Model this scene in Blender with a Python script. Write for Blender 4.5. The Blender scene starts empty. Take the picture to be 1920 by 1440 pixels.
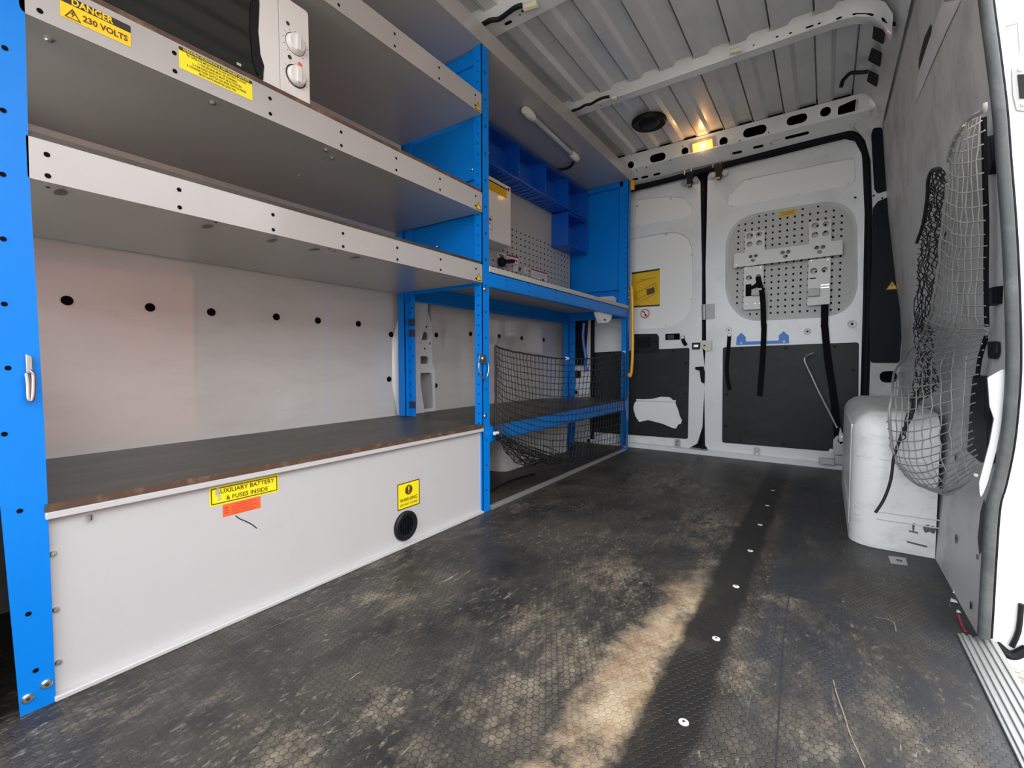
import bpy, bmesh, math, random
from mathutils import Vector, Matrix
from mathutils.geometry import delaunay_2d_cdt
C = bpy.context.scene.collection
SC = bpy.context.scene
rnd = random.Random(7)
# ------------------------------------------------------------------ camera
CAM_H, YAW, PITCH, ROLL, FPX = .62, math.radians(34.6), math.radians(-2.74), math.radians(-.05), 852.
_cy, _sy, _cp, _sp = math.cos(YAW), math.sin(YAW), math.cos(PITCH), math.sin(PITCH)
FW = Vector((-_sy*_cp, _cy*_cp, _sp)); _r = Vector((_cy, _sy, 0)); _u = _r.cross(FW)
RT = math.cos(ROLL)*_r + math.sin(ROLL)*_u; UP = -math.sin(ROLL)*_r + math.cos(ROLL)*_u
cam = bpy.data.objects.new('camera', bpy.data.cameras.new('camera')); C.objects.link(cam)
cam.matrix_world = Matrix(((RT.x, UP.x, -FW.x, 0), (RT.y, UP.y, -FW.y, 0), (RT.z, UP.z, -FW.z, CAM_H), (0, 0, 0, 1)))
cam.data.sensor_width = 36; cam.data.lens = FPX*36/1920; cam.data.clip_start = .01
SC.camera = cam
# ------------------------------------------------------------------ light
SC.view_settings.view_transform = 'Standard'; SC.view_settings.look = 'None'
SC.view_settings.exposure = 1.22; SC.view_settings.gamma = 1
W = bpy.data.worlds.new('world'); SC.world = W; W.use_nodes = True
_n = W.node_tree.nodes; _bg = _n['Background']
_bg.inputs['Color'].default_value = (.93, .96, 1, 1); _bg.inputs['Strength'].default_value = 1.9
sun = bpy.data.objects.new('sun', bpy.data.lights.new('sun', 'SUN')); C.objects.link(sun)
sun.data.energy = .4; sun.data.angle = math.radians(25); sun.data.color = (1, .96, .9)
sun.rotation_euler = Vector((-1, .35, -.9)).to_track_quat('-Z', 'Y').to_euler()
por = bpy.data.objects.new('door_opening_portal', bpy.data.lights.new('door_opening_portal', 'AREA')); C.objects.link(por)
por.data.shape = 'RECTANGLE'; por.data.size = 1.75; por.data.size_y = 1.9; por.data.cycles.is_portal = True
por.location = (.36, .52, .95); por.rotation_euler = Vector((-1, 0, 0)).to_track_quat('-Z', 'Y').to_euler()
por = bpy.data.objects.new('cab_window_portal', bpy.data.lights.new('cab_window_portal', 'AREA')); C.objects.link(por)  # portal for sky light through the unseen front, opened to brighten the rear
por.data.shape = 'RECTANGLE'; por.data.size = 1.8; por.data.size_y = 1.3; por.data.cycles.is_portal = True
por.location = (-.7, -.5, 1.4); por.rotation_euler = Vector((0, 1, 0)).to_track_quat('-Z', 'Z').to_euler()
# ------------------------------------------------------------------ measuring on real planes of the van
def ray(u, v): return FW*FPX + RT*(u-960) + UP*(720-v)
def onp(u, v, p, n):
    d = ray(u, v); c = Vector((0, 0, CAM_H)); n = Vector(n); return c + d*((Vector(p)-c).dot(n)/d.dot(n))
def PX(u, v, x): q = onp(u, v, (x, 0, 0), (1, 0, 0)); return (q.y, q.z)
def PY(u, v, y): q = onp(u, v, (0, y, 0), (0, 1, 0)); return (q.x, q.z)
def PZ(u, v, z=0): q = onp(u, v, (0, 0, z), (0, 0, 1)); return (q.x, q.y)
def lerp(tab, t):
    if t <= tab[0][0]: return tab[0][1]
    for (a, x), (b, y) in zip(tab, tab[1:]):
        if t <= b: return x+(y-x)*(t-a)/(b-a)
    return tab[-1][1]
# ------------------------------------------------------------------ materials
def mat(name, col, rough=.5, metal=0, dirt=None, damt=.3, dscale=6, bump=0, bscale=80, emit=None, trans=0, dstretch=(1, 1, 1), dlo=.5, dhi=.7, coat=0, coatior=None, spec=.5):
    m = bpy.data.materials.new(name); m.use_nodes = True; nt = m.node_tree; b = nt.nodes['Principled BSDF']
    b.inputs['Base Color'].default_value = (*col, 1); b.inputs['Roughness'].default_value = rough
    b.inputs['Metallic'].default_value = metal; b.inputs['Transmission Weight'].default_value = trans
    b.inputs['Specular IOR Level'].default_value = spec
    b.inputs['Coat Weight'].default_value = coat; b.inputs['Coat Roughness'].default_value = .08
    if coatior: b.inputs['Coat IOR'].default_value = coatior; b.inputs['Coat Roughness'].default_value = .03
    if emit: b.inputs['Emission Color'].default_value = (*emit[0], 1); b.inputs['Emission Strength'].default_value = emit[1]
    tc = nt.nodes.new('ShaderNodeNewGeometry')
    if dirt:
        mp = nt.nodes.new('ShaderNodeMapping'); mp.inputs['Scale'].default_value = dstretch
        nt.links.new(tc.outputs['Position'], mp.inputs['Vector'])
        nz = nt.nodes.new('ShaderNodeTexNoise'); nz.inputs['Scale'].default_value = dscale; nz.inputs['Detail'].default_value = 8; nz.inputs['Roughness'].default_value = .65
        nt.links.new(mp.outputs[0], nz.inputs['Vector'])
        mr = nt.nodes.new('ShaderNodeMapRange'); mr.inputs['From Min'].default_value = dlo; mr.inputs['From Max'].default_value = dhi; mr.inputs['To Max'].default_value = damt
        nt.links.new(nz.outputs['Fac'], mr.inputs['Value'])
        mx = nt.nodes.new('ShaderNodeMix'); mx.data_type = 'RGBA'
        mx.inputs['A'].default_value = (*col, 1); mx.inputs['B'].default_value = (*dirt, 1)
        nt.links.new(mr.outputs['Result'], mx.inputs['Factor']); nt.links.new(mx.outputs['Result'], b.inputs['Base Color'])
    if bump:
        nb = nt.nodes.new('ShaderNodeTexNoise'); nb.inputs['Scale'].default_value = bscale; nb.inputs['Detail'].default_value = 4
        nt.links.new(tc.outputs['Position'], nb.inputs['Vector'])
        bp = nt.nodes.new('ShaderNodeBump'); bp.inputs['Strength'].default_value = bump; bp.inputs['Distance'].default_value = .002
        nt.links.new(nb.outputs['Fac'], bp.inputs['Height']); nt.links.new(bp.outputs[0], b.inputs['Normal'])
    return m
M = {}
M['body'] = mat('van_body_paint', (.76, .78, .80), .30, dirt=(.42, .40, .37), damt=.35, dscale=3.5, coat=.3)
M['bodyd'] = mat('dirty_body_paint', (.60, .61, .61), .45, dirt=(.22, .20, .18), damt=.55, dscale=4, dlo=.48, dhi=.68)
M['ceil'] = mat('ceiling_paint', (.72, .74, .76), .3, dirt=(.36, .37, .36), damt=.4, dscale=2.5, coat=.3)
M['wall'] = mat('wall_liner', (.63, .615, .585), .3, dirt=(.38, .35, .30), damt=.30, dscale=5, dstretch=(1, .6, 2.4), coat=1, coatior=1.75, dlo=.5, dhi=.75)
M['shelf'] = mat('grey_shelf_paint', (.44, .42, .405), .22, dirt=(.36, .35, .34), damt=.3, dscale=5, coat=.3)
M['panelw'] = mat('white_panel_paint', (.52, .52, .525), .42, dirt=(.42, .40, .38), damt=.25, dscale=7, dlo=.55, dhi=.75, bump=.12, bscale=500)
M['panelwin'] = mat('white_window_blank', (.84, .85, .84), .35)
M['blue'] = mat('blue_rack_paint', (.000, .205, .72), .35, dirt=(.0, .17, .6), damt=.3, dscale=9, spec=.25)
M['bin'] = mat('blue_bin_plastic', (.004, .10, .55), .28)
M['black'] = mat('black_plastic', (.010, .011, .013), .5, spec=.22)
M['hole'] = mat('hole_darkness', (.006, .006, .008), .9, spec=.05)
M['rubber'] = mat('seal_rubber', (.06, .068, .068), .6, dirt=(.15, .16, .155), damt=.5, dscale=14, bump=.4, bscale=120)
M['rubberk'] = mat('black_rubber', (.008, .009, .013), .6, spec=.12)
M['trimk'] = mat('dark_pillar_trim', (.004, .006, .012), .45, spec=.12)
M['hard'] = mat('dark_hardboard', (.022, .025, .027), .42, spec=.18, dirt=(.042, .045, .045), damt=.6, dscale=4, dstretch=(1, 1, 2))
M['ply'] = mat('phenolic_plywood', (.046, .040, .031), .42, spec=.35, dirt=(.12, .11, .095), damt=.6, dscale=5, dstretch=(3, .7, 1), dlo=.42, dhi=.72, bump=.3, bscale=260)
M['plyedge'] = mat('plywood_edge', (.085, .045, .028), .6, dirt=(.30, .19, .10), damt=.5, dscale=30)
M['metal'] = mat('zinc_metal', (.62, .62, .61), .28, metal=1)
M['alu'] = mat('aluminium', (.42, .43, .42), .42, metal=.6, dirt=(.35, .33, .3), damt=.4, dscale=8)
M['white'] = mat('white_plastic', (.78, .77, .75), .3, coat=.2)
M['cream'] = mat('cream_plastic', (.68, .66, .52), .4)
M['flange'] = mat('clean_white_flange', (.60, .61, .60), .4)
M['whitep'] = mat('outside_white_paint', (.88, .88, .88), .35)
M['glassk'] = mat('microwave_glass', (.006, .007, .007), .06, coat=.5)
M['yellow'] = mat('yellow_label', (.95, .60, .0), .4)
M['yellowb'] = mat('bright_yellow_label', (.93, .80, .01), .4)
M['amber'] = mat('dull_yellow_label', (.75, .46, .01), .45)
M['ink'] = mat('label_ink', (.02, .014, .010), .5)
M['inkb'] = mat('brown_label_ink', (.10, .055, .003), .5)
M['orange'] = mat('orange_red_label', (.90, .13, .03), .45)
M['yellowp'] = mat('yellow_handle', (.90, .42, .01), .35, coat=.3)
M['red'] = mat('red_ink', (.50, .03, .04), .4)
M['strap'] = mat('black_webbing', (.006, .006, .008), .8, spec=.1)
M['net'] = mat('black_net_cord', (.012, .011, .012), .6)
M['netg'] = mat('grey_net_cord', (.30, .30, .29), .45)
M['peg'] = mat('grey_pegboard', (.46, .46, .45), .42)
M['rackp'] = mat('tool_rack_paint', (.62, .62, .60), .3)
M['tape'] = mat('blue_bracket_paint', (.0, .20, .72), .4)
M['tube'] = mat('lamp_tube_plastic', (.42, .46, .5), .12)
M['lens'] = mat('lamp_lens', (.9, .5, .2), .3, emit=((1, .30, .06), .7))
M['bulb'] = mat('lamp_bulb', (1, .8, .5), .3, emit=((1, .66, .28), 2.6))
M['lipd'] = mat('dark_knob_mark', (.03, .03, .035), .5)
M['brick'] = mat('outside_render', (.75, .75, .72), .8, dirt=(.6, .6, .56), damt=.5)
M['gravel'] = mat('gravel_ground', (.24, .21, .16), .9, dirt=(.50, .46, .38), damt=1, dscale=45, bump=1, bscale=60, dlo=.42, dhi=.6)
M['ground2'] = M['gravel']
# ------------------------------------------------------------------ floor material: hexagon anti-slip sheet, worn and dusty
def floor_mat():
    m = bpy.data.materials.new('hexagon_floor_sheet'); m.use_nodes = True; nt = m.node_tree; L = nt.links; b = nt.nodes['Principled BSDF']
    def N(t, **k):
        n = nt.nodes.new(t)
        for a, v in k.items(): setattr(n, a, v)
        return n
    def vm(op, a, c=None):
        n = N('ShaderNodeVectorMath', operation=op)
        for i, x in enumerate((a, c)):
            if x is None: continue
            if isinstance(x, tuple): n.inputs[i].default_value = x
            else: L.new(x, n.inputs[i])
        return n
    def ma(op, a, c=0.0, clamp=False):
        n = N('ShaderNodeMath', operation=op, use_clamp=clamp)
        for i, x in enumerate((a, c)):
            if isinstance(x, (int, float)): n.inputs[i].default_value = x
            else: L.new(x, n.inputs[i])
        return n.outputs[0]
    geo = N('ShaderNodeNewGeometry'); pos = geo.outputs['Position']
    S = 1/.0135
    p = vm('MULTIPLY', vm('ADD', pos, (20, 20, 0)).outputs[0], (S, S, 0)).outputs[0]
    r = (1, 1.7320508, 1)
    a = vm('SUBTRACT', vm('MODULO', p, r).outputs[0], (.5, .8660254, 0)).outputs[0]
    c = vm('SUBTRACT', vm('MODULO', vm('ADD', p, (.5, .8660254, 0)).outputs[0], r).outputs[0], (.5, .8660254, 0)).outputs[0]
    def hd(q):
        ab = vm('ABSOLUTE', q).outputs[0]; sx = N('ShaderNodeSeparateXYZ'); L.new(ab, sx.inputs[0])
        return ma('MAXIMUM', sx.outputs[0], vm('DOT_PRODUCT', ab, (.5, .8660254, 0)).outputs['Value'])
    d = ma('MINIMUM', hd(a), hd(c))                      # 0 centre .. .5 edge
    cell = N('ShaderNodeMapRange'); cell.inputs['From Min'].default_value = .40; cell.inputs['From Max'].default_value = .46
    cell.inputs['To Min'].default_value = 1; cell.inputs['To Max'].default_value = 0; L.new(d, cell.inputs['Value']); cell = cell.outputs[0]
    def noise(sc, st=(1, 1, 1), det=8, ro=.6, off=(0, 0, 0), dist=0):
        mp = N('ShaderNodeMapping'); mp.inputs['Scale'].default_value = st; mp.inputs['Location'].default_value = off; L.new(pos, mp.inputs['Vector'])
        n = N('ShaderNodeTexNoise'); n.inputs['Scale'].default_value = sc; n.inputs['Detail'].default_value = det; n.inputs['Roughness'].default_value = ro
        n.inputs['Distortion'].default_value = dist
        L.new(mp.outputs[0], n.inputs['Vector']); return n.outputs['Fac']
    def ramp(x, lo, hi, to=1.):
        n = N('ShaderNodeMapRange'); n.inputs['From Min'].default_value = lo; n.inputs['From Max'].default_value = hi; n.inputs['To Max'].default_value = to; L.new(x, n.inputs['Value']); return n.outputs[0]
    wn = N('ShaderNodeTexNoise'); wn.inputs['Scale'].default_value = 7; wn.inputs['Detail'].default_value = 6; wn.inputs['Roughness'].default_value = .65; L.new(pos, wn.inputs['Vector'])
    wpos = vm('ADD', pos, vm('MULTIPLY', vm('SUBTRACT', wn.outputs['Color'], (.5, .5, .5)).outputs[0], (.22, .34, 0)).outputs[0]).outputs[0]
    def blob(x, y, sx, sy):
        q = vm('MULTIPLY', vm('SUBTRACT', wpos, (x, y, 0)).outputs[0], (1/sx, 1/sy, 0)).outputs[0]
        return ramp(vm('LENGTH', q).outputs['Value'], 1.0, .0)
    def mix(f, A, B):
        n = N('ShaderNodeMix', data_type='RGBA')
        L.new(f, n.inputs['Factor'])
        for i, x in ((6, A), (7, B)):
            if isinstance(x, tuple): n.inputs[i].default_value = (*x, 1)
            else: L.new(x, n.inputs[i])
        return n.outputs[2]
    base = mix(ramp(noise(5, (1, .5, 1)), .35, .7), (.009, .009, .010), (.030, .029, .028))
    dusty = mix(ma('MULTIPLY', ramp(noise(3.2, (1, .7, 1), 10, .7, (3, 1, 0)), .40, .62), ma('ADD', ma('MULTIPLY', cell, .5), .5)), base, (.066, .058, .047))
    # dust left standing in the tops of the hexagons
    dust1 = ma('MULTIPLY', ramp(noise(11, (1.5, .6, 1), 9, .75, (5, 2, 0)), .50, .62), ma('ADD', ma('MULTIPLY', cell, .7), .25))
    dust1 = ma('MULTIPLY', dust1, ramp(noise(2.6, off=(9, 4, 0)), .40, .60))
    # worn tan patches beside the joint strip
    bl = None
    for (u, v), rx, ry, w in (((1322, 1060), .06, .2, .6), ((1085, 1240), .14, .2, .62), ((930, 1330), .14, .10, .60),
                              ((760, 1300), .14, .10, .55), ((1000, 1170), .12, .2, .58), ((1160, 1075), .16, .22, .62), ((1330, 985), .16, .3, .62), ((1410, 1270), .08, .12, .66), ((1640, 1330), .14, .10, .60), ((1540, 1380), .1, .14, .62),
                              ((560, 1400), .2, .08, .6), ((1240, 900), .3, .5, .56), ((1480, 1130), .08, .08, .7), ((700, 1120), .12, .2, .55)):
        q = PZ(u, v); k = blob(q[0], q[1], rx*1.35, ry*1.35)
        if w != 1: k = ma('MULTIPLY', k, w)
        bl = k if bl is None else ma('MAXIMUM', bl, k)
    nz1 = noise(13, (1.5, .7, 1), 10, .72); nz2 = noise(48, (1.3, .8, 1), 6, .7)
    tan = ramp(ma('ADD', ma('ADD', ma('MULTIPLY', bl, .75), ma('MULTIPLY', nz1, .9)), ma('MULTIPLY', nz2, .35)), .84, 1.04)
    tan = ma('MULTIPLY', tan, ramp(bl, .03, .35))
    tan = ma('MULTIPLY', tan, ma('ADD', ma('MULTIPLY', cell, .5), ma('MULTIPLY', bl, .45)))
    tan = ma('MULTIPLY', tan, ramp(noise(34, (1.2, .6, 1), 9, .75, (3, 3, 0)), .40, .58))
    sx = N('ShaderNodeSeparateXYZ'); L.new(pos, sx.inputs[0])
    wsx = N('ShaderNodeSeparateXYZ'); L.new(wpos, wsx.inputs[0])
    # thin scratches running lengthwise and cornerwise
    scr = ma('MULTIPLY', ramp(noise(26, (2.2, .22, 1), 7, .8, (1, 7, 0), .6), .615, .66), ramp(noise(3.5, off=(2, 8, 0)), .45, .6))
    tcol = mix(ramp(noise(9), .38, .62), (.22, .17, .12), (.32, .28, .20))
    fleck = ma('MULTIPLY', ramp(noise(60, (1.6, .6, 1), 5, .75, (8, 2, 0)), .56, .66), ramp(noise(4, off=(6, 1, 0)), .40, .58))
    col = mix(ma('MULTIPLY', dust1, .5), dusty, (.22, .185, .14))
    col = mix(ma('MULTIPLY', fleck, .6), col, (.36, .32, .25))
    col = mix(scr, col, (.38, .34, .27))
    col = mix(tan, col, tcol)
    # smooth worn tan band beside the joint, without hexagons
    sy = wsx.outputs[1]
    bx2 = ramp(ma('ABSOLUTE', ma('ADD', ma('ADD', wsx.outputs[0], ma('MULTIPLY', sy, -.045)), .335)), .072, .028)
    by2 = ma('MULTIPLY', ramp(sy, .35, .5), ramp(sy, 1.40, 1.15))
    band = ma('MULTIPLY', ma('MULTIPLY', bx2, by2), ramp(noise(7, (1, .8, 1), 10, .75, (2, 5, 0)), .36, .50))
    col = mix(ma('MULTIPLY', band, .92), col, mix(ramp(noise(14, (1, .8, 1), 9, .75), .38, .62), (.26, .17, .10), (.46, .37, .25)))
    # sky sheen painted bluish on cleaner sheet right of joint, dark band over the joint
    col = mix(ma('MULTIPLY', ramp(sx.outputs[0], -.13, -.10), ramp(noise(3.5, (1, .5, 1), 8, .7, (4, 4, 0)), .62, .40)), col, (.026, .029, .036))
    jx = ma('ABSOLUTE', ma('ADD', ma('ADD', sx.outputs[0], ma('MULTIPLY', noise(16, det=6), .035)), .188))
    joint = ramp(jx, .058, .040)
    col = mix(ma('MULTIPLY', joint, .93), col, (.012, .0115, .011))
    L.new(col, b.inputs['Base Color'])
    ro = N('ShaderNodeMapRange'); ro.inputs['To Min'].default_value = .36; ro.inputs['To Max'].default_value = .62; L.new(noise(6), ro.inputs['Value']); L.new(ro.outputs[0], b.inputs['Roughness'])
    # the hexagons are worn flat in places
    wear = ramp(noise(2.0, off=(4, 4, 0)), .40, .58)
    bp = N('ShaderNodeBump'); bp.inputs['Distance'].default_value = .0012
    L.new(ma('MULTIPLY', wear, .8), bp.inputs['Strength']); L.new(cell, bp.inputs['Height']); L.new(bp.outputs[0], b.inputs['Normal'])
    return m
M['floor'] = floor_mat()
# ------------------------------------------------------------------ mesh builder
ROOT = {}
def fx(x, s=1): return lambda a, b, n=0: Vector((x+s*n, a, b))          # faces +x : a = y, b = z
def fy(y): return lambda a, b, n=0: Vector((a, y-n, b))                 # faces -y : a = x, b = z
def fz(z, s=1): return lambda a, b, n=0: Vector((a, b, z+s*n))          # faces +z : a = x, b = y
def circ(cx, cz, r, n=16, ry=None): return [(cx+r*math.cos(2*math.pi*i/n), cz+(ry or r)*math.sin(2*math.pi*i/n)) for i in range(n)]
def fil(pts, r, n=5):
    out = []; N = len(pts)
    for i, p in enumerate(pts):
        rr = r[i] if isinstance(r, (list, tuple)) else r
        p = Vector(p); a = Vector(pts[i-1])-p; b = Vector(pts[(i+1) % N])-p
        la, lb = a.length, b.length
        if rr <= 0 or la < 1e-6 or lb < 1e-6: out.append((p.x, p.y)); continue
        a.normalize(); b.normalize(); ang = a.angle(b)
        if ang > 3.05: out.append((p.x, p.y)); continue
        t = min(rr/math.tan(ang/2), la*.48, lb*.48)
        A = p+a*t; B = p+b*t
        for k in range(n+1):
            s = k/n; q = A*(1-s)**2+p*2*s*(1-s)+B*s*s; out.append((q.x, q.y))
    return out
def rect(x0, z0, x1, z1, r=0, n=4):
    q = [(x0, z0), (x1, z0), (x1, z1), (x0, z1)]
    return fil(q, r, n) if r else q
def slot(cx, cz, w, h, ang=0, n=6):
    r = h/2; L = w/2-r; pts = []
    for k in range(n+1): t = -math.pi/2+math.pi*k/n; pts.append((L+r*math.cos(t), r*math.sin(t)))
    for k in range(n+1): t = math.pi/2+math.pi*k/n; pts.append((-L+r*math.cos(t), r*math.sin(t)))
    c, s = math.cos(ang), math.sin(ang)
    return [(cx+x*c-y*s, cz+x*s+y*c) for x, y in pts]
def smooth(pts, k=6):
    P = [Vector(p) for p in pts]; out = []
    for i in range(len(P)-1):
        p0 = P[max(i-1, 0)]; p1 = P[i]; p2 = P[i+1]; p3 = P[min(i+2, len(P)-1)]
        for j in range(k):
            t = j/k
            out.append(.5*((2*p1)+(p2-p0)*t+(2*p0-5*p1+4*p2-p3)*t*t+(3*p1-p0-3*p2+p3)*t**3))
    out.append(P[-1]); return out
class MB:
    def __init__(s): s.v = []; s.f = []; s.m = []
    def add(s, vs, fs, mi=0):
        o = len(s.v); s.v += [Vector(x) for x in vs]; s.f += [tuple(i+o for i in f) for f in fs]; s.m += [mi]*len(fs); return s
    def box(s, x0, x1, y0, y1, z0, z1, mi=0):
        vs = [(x, y, z) for x in (x0, x1) for y in (y0, y1) for z in (z0, z1)]
        return s.add(vs, [(0, 1, 3, 2), (4, 6, 7, 5), (0, 4, 5, 1), (2, 3, 7, 6), (0, 2, 6, 4), (1, 5, 7, 3)], mi)
    def fbox(s, fr, a0, a1, b0, b1, n0, n1, mi=0):
        vs = [fr(a, b, n) for a in (a0, a1) for b in (b0, b1) for n in (n0, n1)]
        return s.add(vs, [(0, 1, 3, 2), (4, 6, 7, 5), (0, 4, 5, 1), (2, 3, 7, 6), (0, 2, 6, 4), (1, 5, 7, 3)], mi)
    def plate(s, loops, fr, t=.002, mi=0, n=0, mside=None):
        if len(loops) == 1 and len(loops[0]) <= 4: flat = list(loops[0]); tris = [tuple(range(len(flat)))]
        else:
            V2 = []; E2 = []
            for l in loops:
                o = len(V2); V2 += [Vector((p[0], p[1])) for p in l]; E2 += [(o+i, o+(i+1) % len(l)) for i in range(len(l))]
            flat, _e, F2, *_ = delaunay_2d_cdt(V2, E2, [], 0, 1e-7); tris = []
            for f in F2:
                cx = sum(flat[i][0] for i in f)/len(f); cz = sum(flat[i][1] for i in f)/len(f); ins = False
                for l in loops:
                    x1, y1 = l[-1][0], l[-1][1]
                    for p in l:
                        if (y1 > cz) != (p[1] > cz) and cx < (p[0]-x1)*(cz-y1)/(p[1]-y1)+x1: ins = not ins
                        x1, y1 = p[0], p[1]
                if ins: tris.append(tuple(f))
        s.add([fr(p[0], p[1], n) for p in flat], tris, mi)
        if t:
            s.add([fr(p[0], p[1], n-t) for p in flat], tris, mi)
            for l in loops:
                k = len(l); vs = [fr(p[0], p[1], n) for p in l]+[fr(p[0], p[1], n-t) for p in l]
                s.add(vs, [(i, (i+1) % k, k+(i+1) % k, k+i) for i in range(k)], mi if mside is None else mside)
        return s
    def disc(s, fr, a, b, r, mi=1, n=.0006, k=10, ry=None): return s.plate([circ(a, b, r, k, ry)], fr, 0, mi, n)
    def bolt(s, fr, a, b, r, h=.003, mi=1, n=0, k=10):
        rings = [(r, 0), (r, h*.5), (r*.7, h), (0.0001, h*1.05)]
        vs = [fr(a+q*math.cos(2*math.pi*i/k), b+q*math.sin(2*math.pi*i/k), n+z) for q, z in rings for i in range(k)]
        return s.add(vs, [(j*k+i, j*k+(i+1) % k, (j+1)*k+(i+1) % k, (j+1)*k+i) for j in range(len(rings)-1) for i in range(k)], mi)
    def tube(s, pts, r, k=8, mi=0, closed=False, sm=0):
        P = smooth(pts, sm) if sm else [Vector(p) for p in pts]
        vs = []; prev = None
        for i, p in enumerate(P):
            t = (P[min(i+1, len(P)-1)]-P[max(i-1, 0)])
            if t.length < 1e-9: t = Vector((0, 0, 1))
            t.normalize()
            if prev is None:
                a = Vector((0, 0, 1)) if abs(t.z) < .9 else Vector((1, 0, 0)); u = t.cross(a).normalized()
            else:
                u = (prev-t*prev.dot(t))
                u = u.normalized() if u.length > 1e-6 else t.orthogonal().normalized()
            prev = u; w = t.cross(u); rr = r(i/(len(P)-1)) if callable(r) else r
            vs += [p+rr*(math.cos(2*math.pi*j/k)*u+math.sin(2*math.pi*j/k)*w) for j in range(k)]
        fs = [(i*k+j, i*k+(j+1) % k, (i+1)*k+(j+1) % k, (i+1)*k+j) for i in range(len(P)-1) for j in range(k)]
        fs += [tuple(range(k)), tuple((len(P)-1)*k+j for j in range(k))]
        return s.add(vs, fs, mi)
    def ribbon(s, pts, wdir, w, t=.002, mi=0, sm=6):
        P = smooth(pts, sm) if sm else [Vector(p) for p in pts]; wd = Vector(wdir).normalized(); vs = []
        for i, p in enumerate(P):
            tt = (P[min(i+1, len(P)-1)]-P[max(i-1, 0)]).normalized(); ww = (wd-tt*wd.dot(tt)).normalized(); nn = tt.cross(ww)
            vs += [p-ww*w/2-nn*t/2, p+ww*w/2-nn*t/2, p+ww*w/2+nn*t/2, p-ww*w/2+nn*t/2]
        fs = [(i*4+j, i*4+(j+1) % 4, (i+1)*4+(j+1) % 4, (i+1)*4+j) for i in range(len(P)-1) for j in range(4)]
        fs += [(0, 1, 2, 3), tuple((len(P)-1)*4+j for j in range(4))]
        return s.add(vs, fs, mi)
    def lathe(s, prof, fr, a, b, k=24, mi=0):                        # prof: (radius, n)
        vs = [fr(a+q*math.cos(2*math.pi*i/k), b+q*math.sin(2*math.pi*i/k), z) for q, z in prof for i in range(k)]
        return s.add(vs, [(j*k+i, j*k+(i+1) % k, (j+1)*k+(i+1) % k, (j+1)*k+i) for j in range(len(prof)-1) for i in range(k)], mi)
    def text(s, txt, fr, a, b, size, mi=1, n=.0012, align='CENTER', sx=1, rot=0, bold=1):
        cu = bpy.data.curves.new('t', 'FONT'); cu.body = txt; cu.size = size; cu.align_x = align; cu.align_y = 'CENTER'; cu.resolution_u = 2; cu.offset = size*.018*bold
        ob = bpy.data.objects.new('t', cu); me = bpy.data.meshes.new_from_object(ob)
        c, q = math.cos(rot), math.sin(rot)
        s.add([fr(a+v.co.x*sx*c-v.co.y*q, b+v.co.x*sx*q+v.co.y*c, n) for v in me.vertices], [tuple(p.vertices) for p in me.polygons], mi)
        bpy.data.objects.remove(ob); bpy.data.curves.remove(cu); bpy.data.meshes.remove(me); return s
    def build(s, name, mats, parent=None, label=None, cat=None, group=None, kind=None, bev=0, ang=35, merge=False, seg=2):
        if not isinstance(mats, (list, tuple)): mats = [mats]
        if parent is not None: org = ROOT[parent.name]
        else:
            lo = [min(v[i] for v in s.v) for i in range(3)]; hi = [max(v[i] for v in s.v) for i in range(3)]
            org = Vector(((lo[0]+hi[0])/2, (lo[1]+hi[1])/2, lo[2]))
        me = bpy.data.meshes.new(name); me.from_pydata([v-org for v in s.v], [], s.f)
        for m in mats: me.materials.append(M[m] if isinstance(m, str) else m)
        me.polygons.foreach_set('material_index', s.m)
        bm = bmesh.new(); bm.from_mesh(me)
        bmesh.ops.remove_doubles(bm, verts=bm.verts, dist=2e-6)
        bmesh.ops.recalc_face_normals(bm, faces=bm.faces); bm.to_mesh(me); bm.free()
        me.shade_smooth(); me.set_sharp_from_angle(angle=math.radians(ang))
        o = bpy.data.objects.new(name, me); C.objects.link(o)
        if parent is not None: o.parent = parent
        else: o.location = org
        ROOT[o.name] = org
        if bev:
            md = o.modifiers.new('bevel', 'BEVEL'); md.width = bev; md.segments = seg; md.limit_method = 'ANGLE'; md.angle_limit = math.radians(40)
        if label: o['label'] = label
        if cat: o['category'] = cat
        if group: o['group'] = group
        if kind: o['kind'] = kind
        return o
def thing(name, label, cat, loc, group=None):
    o = bpy.data.objects.new(name, None); C.objects.link(o); o.location = loc; o.empty_display_size = .05
    o['label'] = label; o['category'] = cat
    if group: o['group'] = group
    ROOT[o.name] = Vector(loc); return o
def triangle_sign(mb, fr, a, b, s, bg, ink, n=.0008):                # yellow warning triangle with dark rim and bolt
    mb.plate([[(a-s/2, b-s*.43), (a+s/2, b-s*.43), (a, b+s*.43)]], fr, 0, ink, n)
    q = .76
    mb.plate([[(a-s/2*q, b-s*.43*q-s*.03), (a+s/2*q, b-s*.43*q-s*.03), (a, b+s*.43*q-s*.03)]], fr, 0, bg, n+.0003)
    mb.plate([[(a-.04*s, b+.10*s), (a+.06*s, b+.10*s), (a+.015*s, b-.03*s), (a+.07*s, b-.03*s), (a-.03*s, b-.28*s), (a-.0*s, b-.09*s), (a-.06*s, b-.09*s)]], fr, 0, ink, n+.0006)
# ------------------------------------------------------------------ the van shell
XC = -.67
RP = [(0, .300), (.37, .318), (.7, .329), (.9, .315), (1.05, .293), (1.39, .253), (1.6, .235), (1.85, .215), (2.04, .205)]
def xr_(z): return lerp(RP, z)
LP = [(0, -1.66), (.37, -1.685), (.9, -1.69), (1.1, -1.675), (1.4, -1.63), (1.7, -1.60), (2.04, -1.56)]
def xl_(z): return lerp(LP, z)
YD, ZC = 3.25, 2.04
b = MB(); b.box(-1.80, .30, -.45, 3.26, -.05, 0); b.build('floor', ['floor'], kind='structure', label='dark hexagon-pattern anti-slip floor sheet with tan worn patches')
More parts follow.
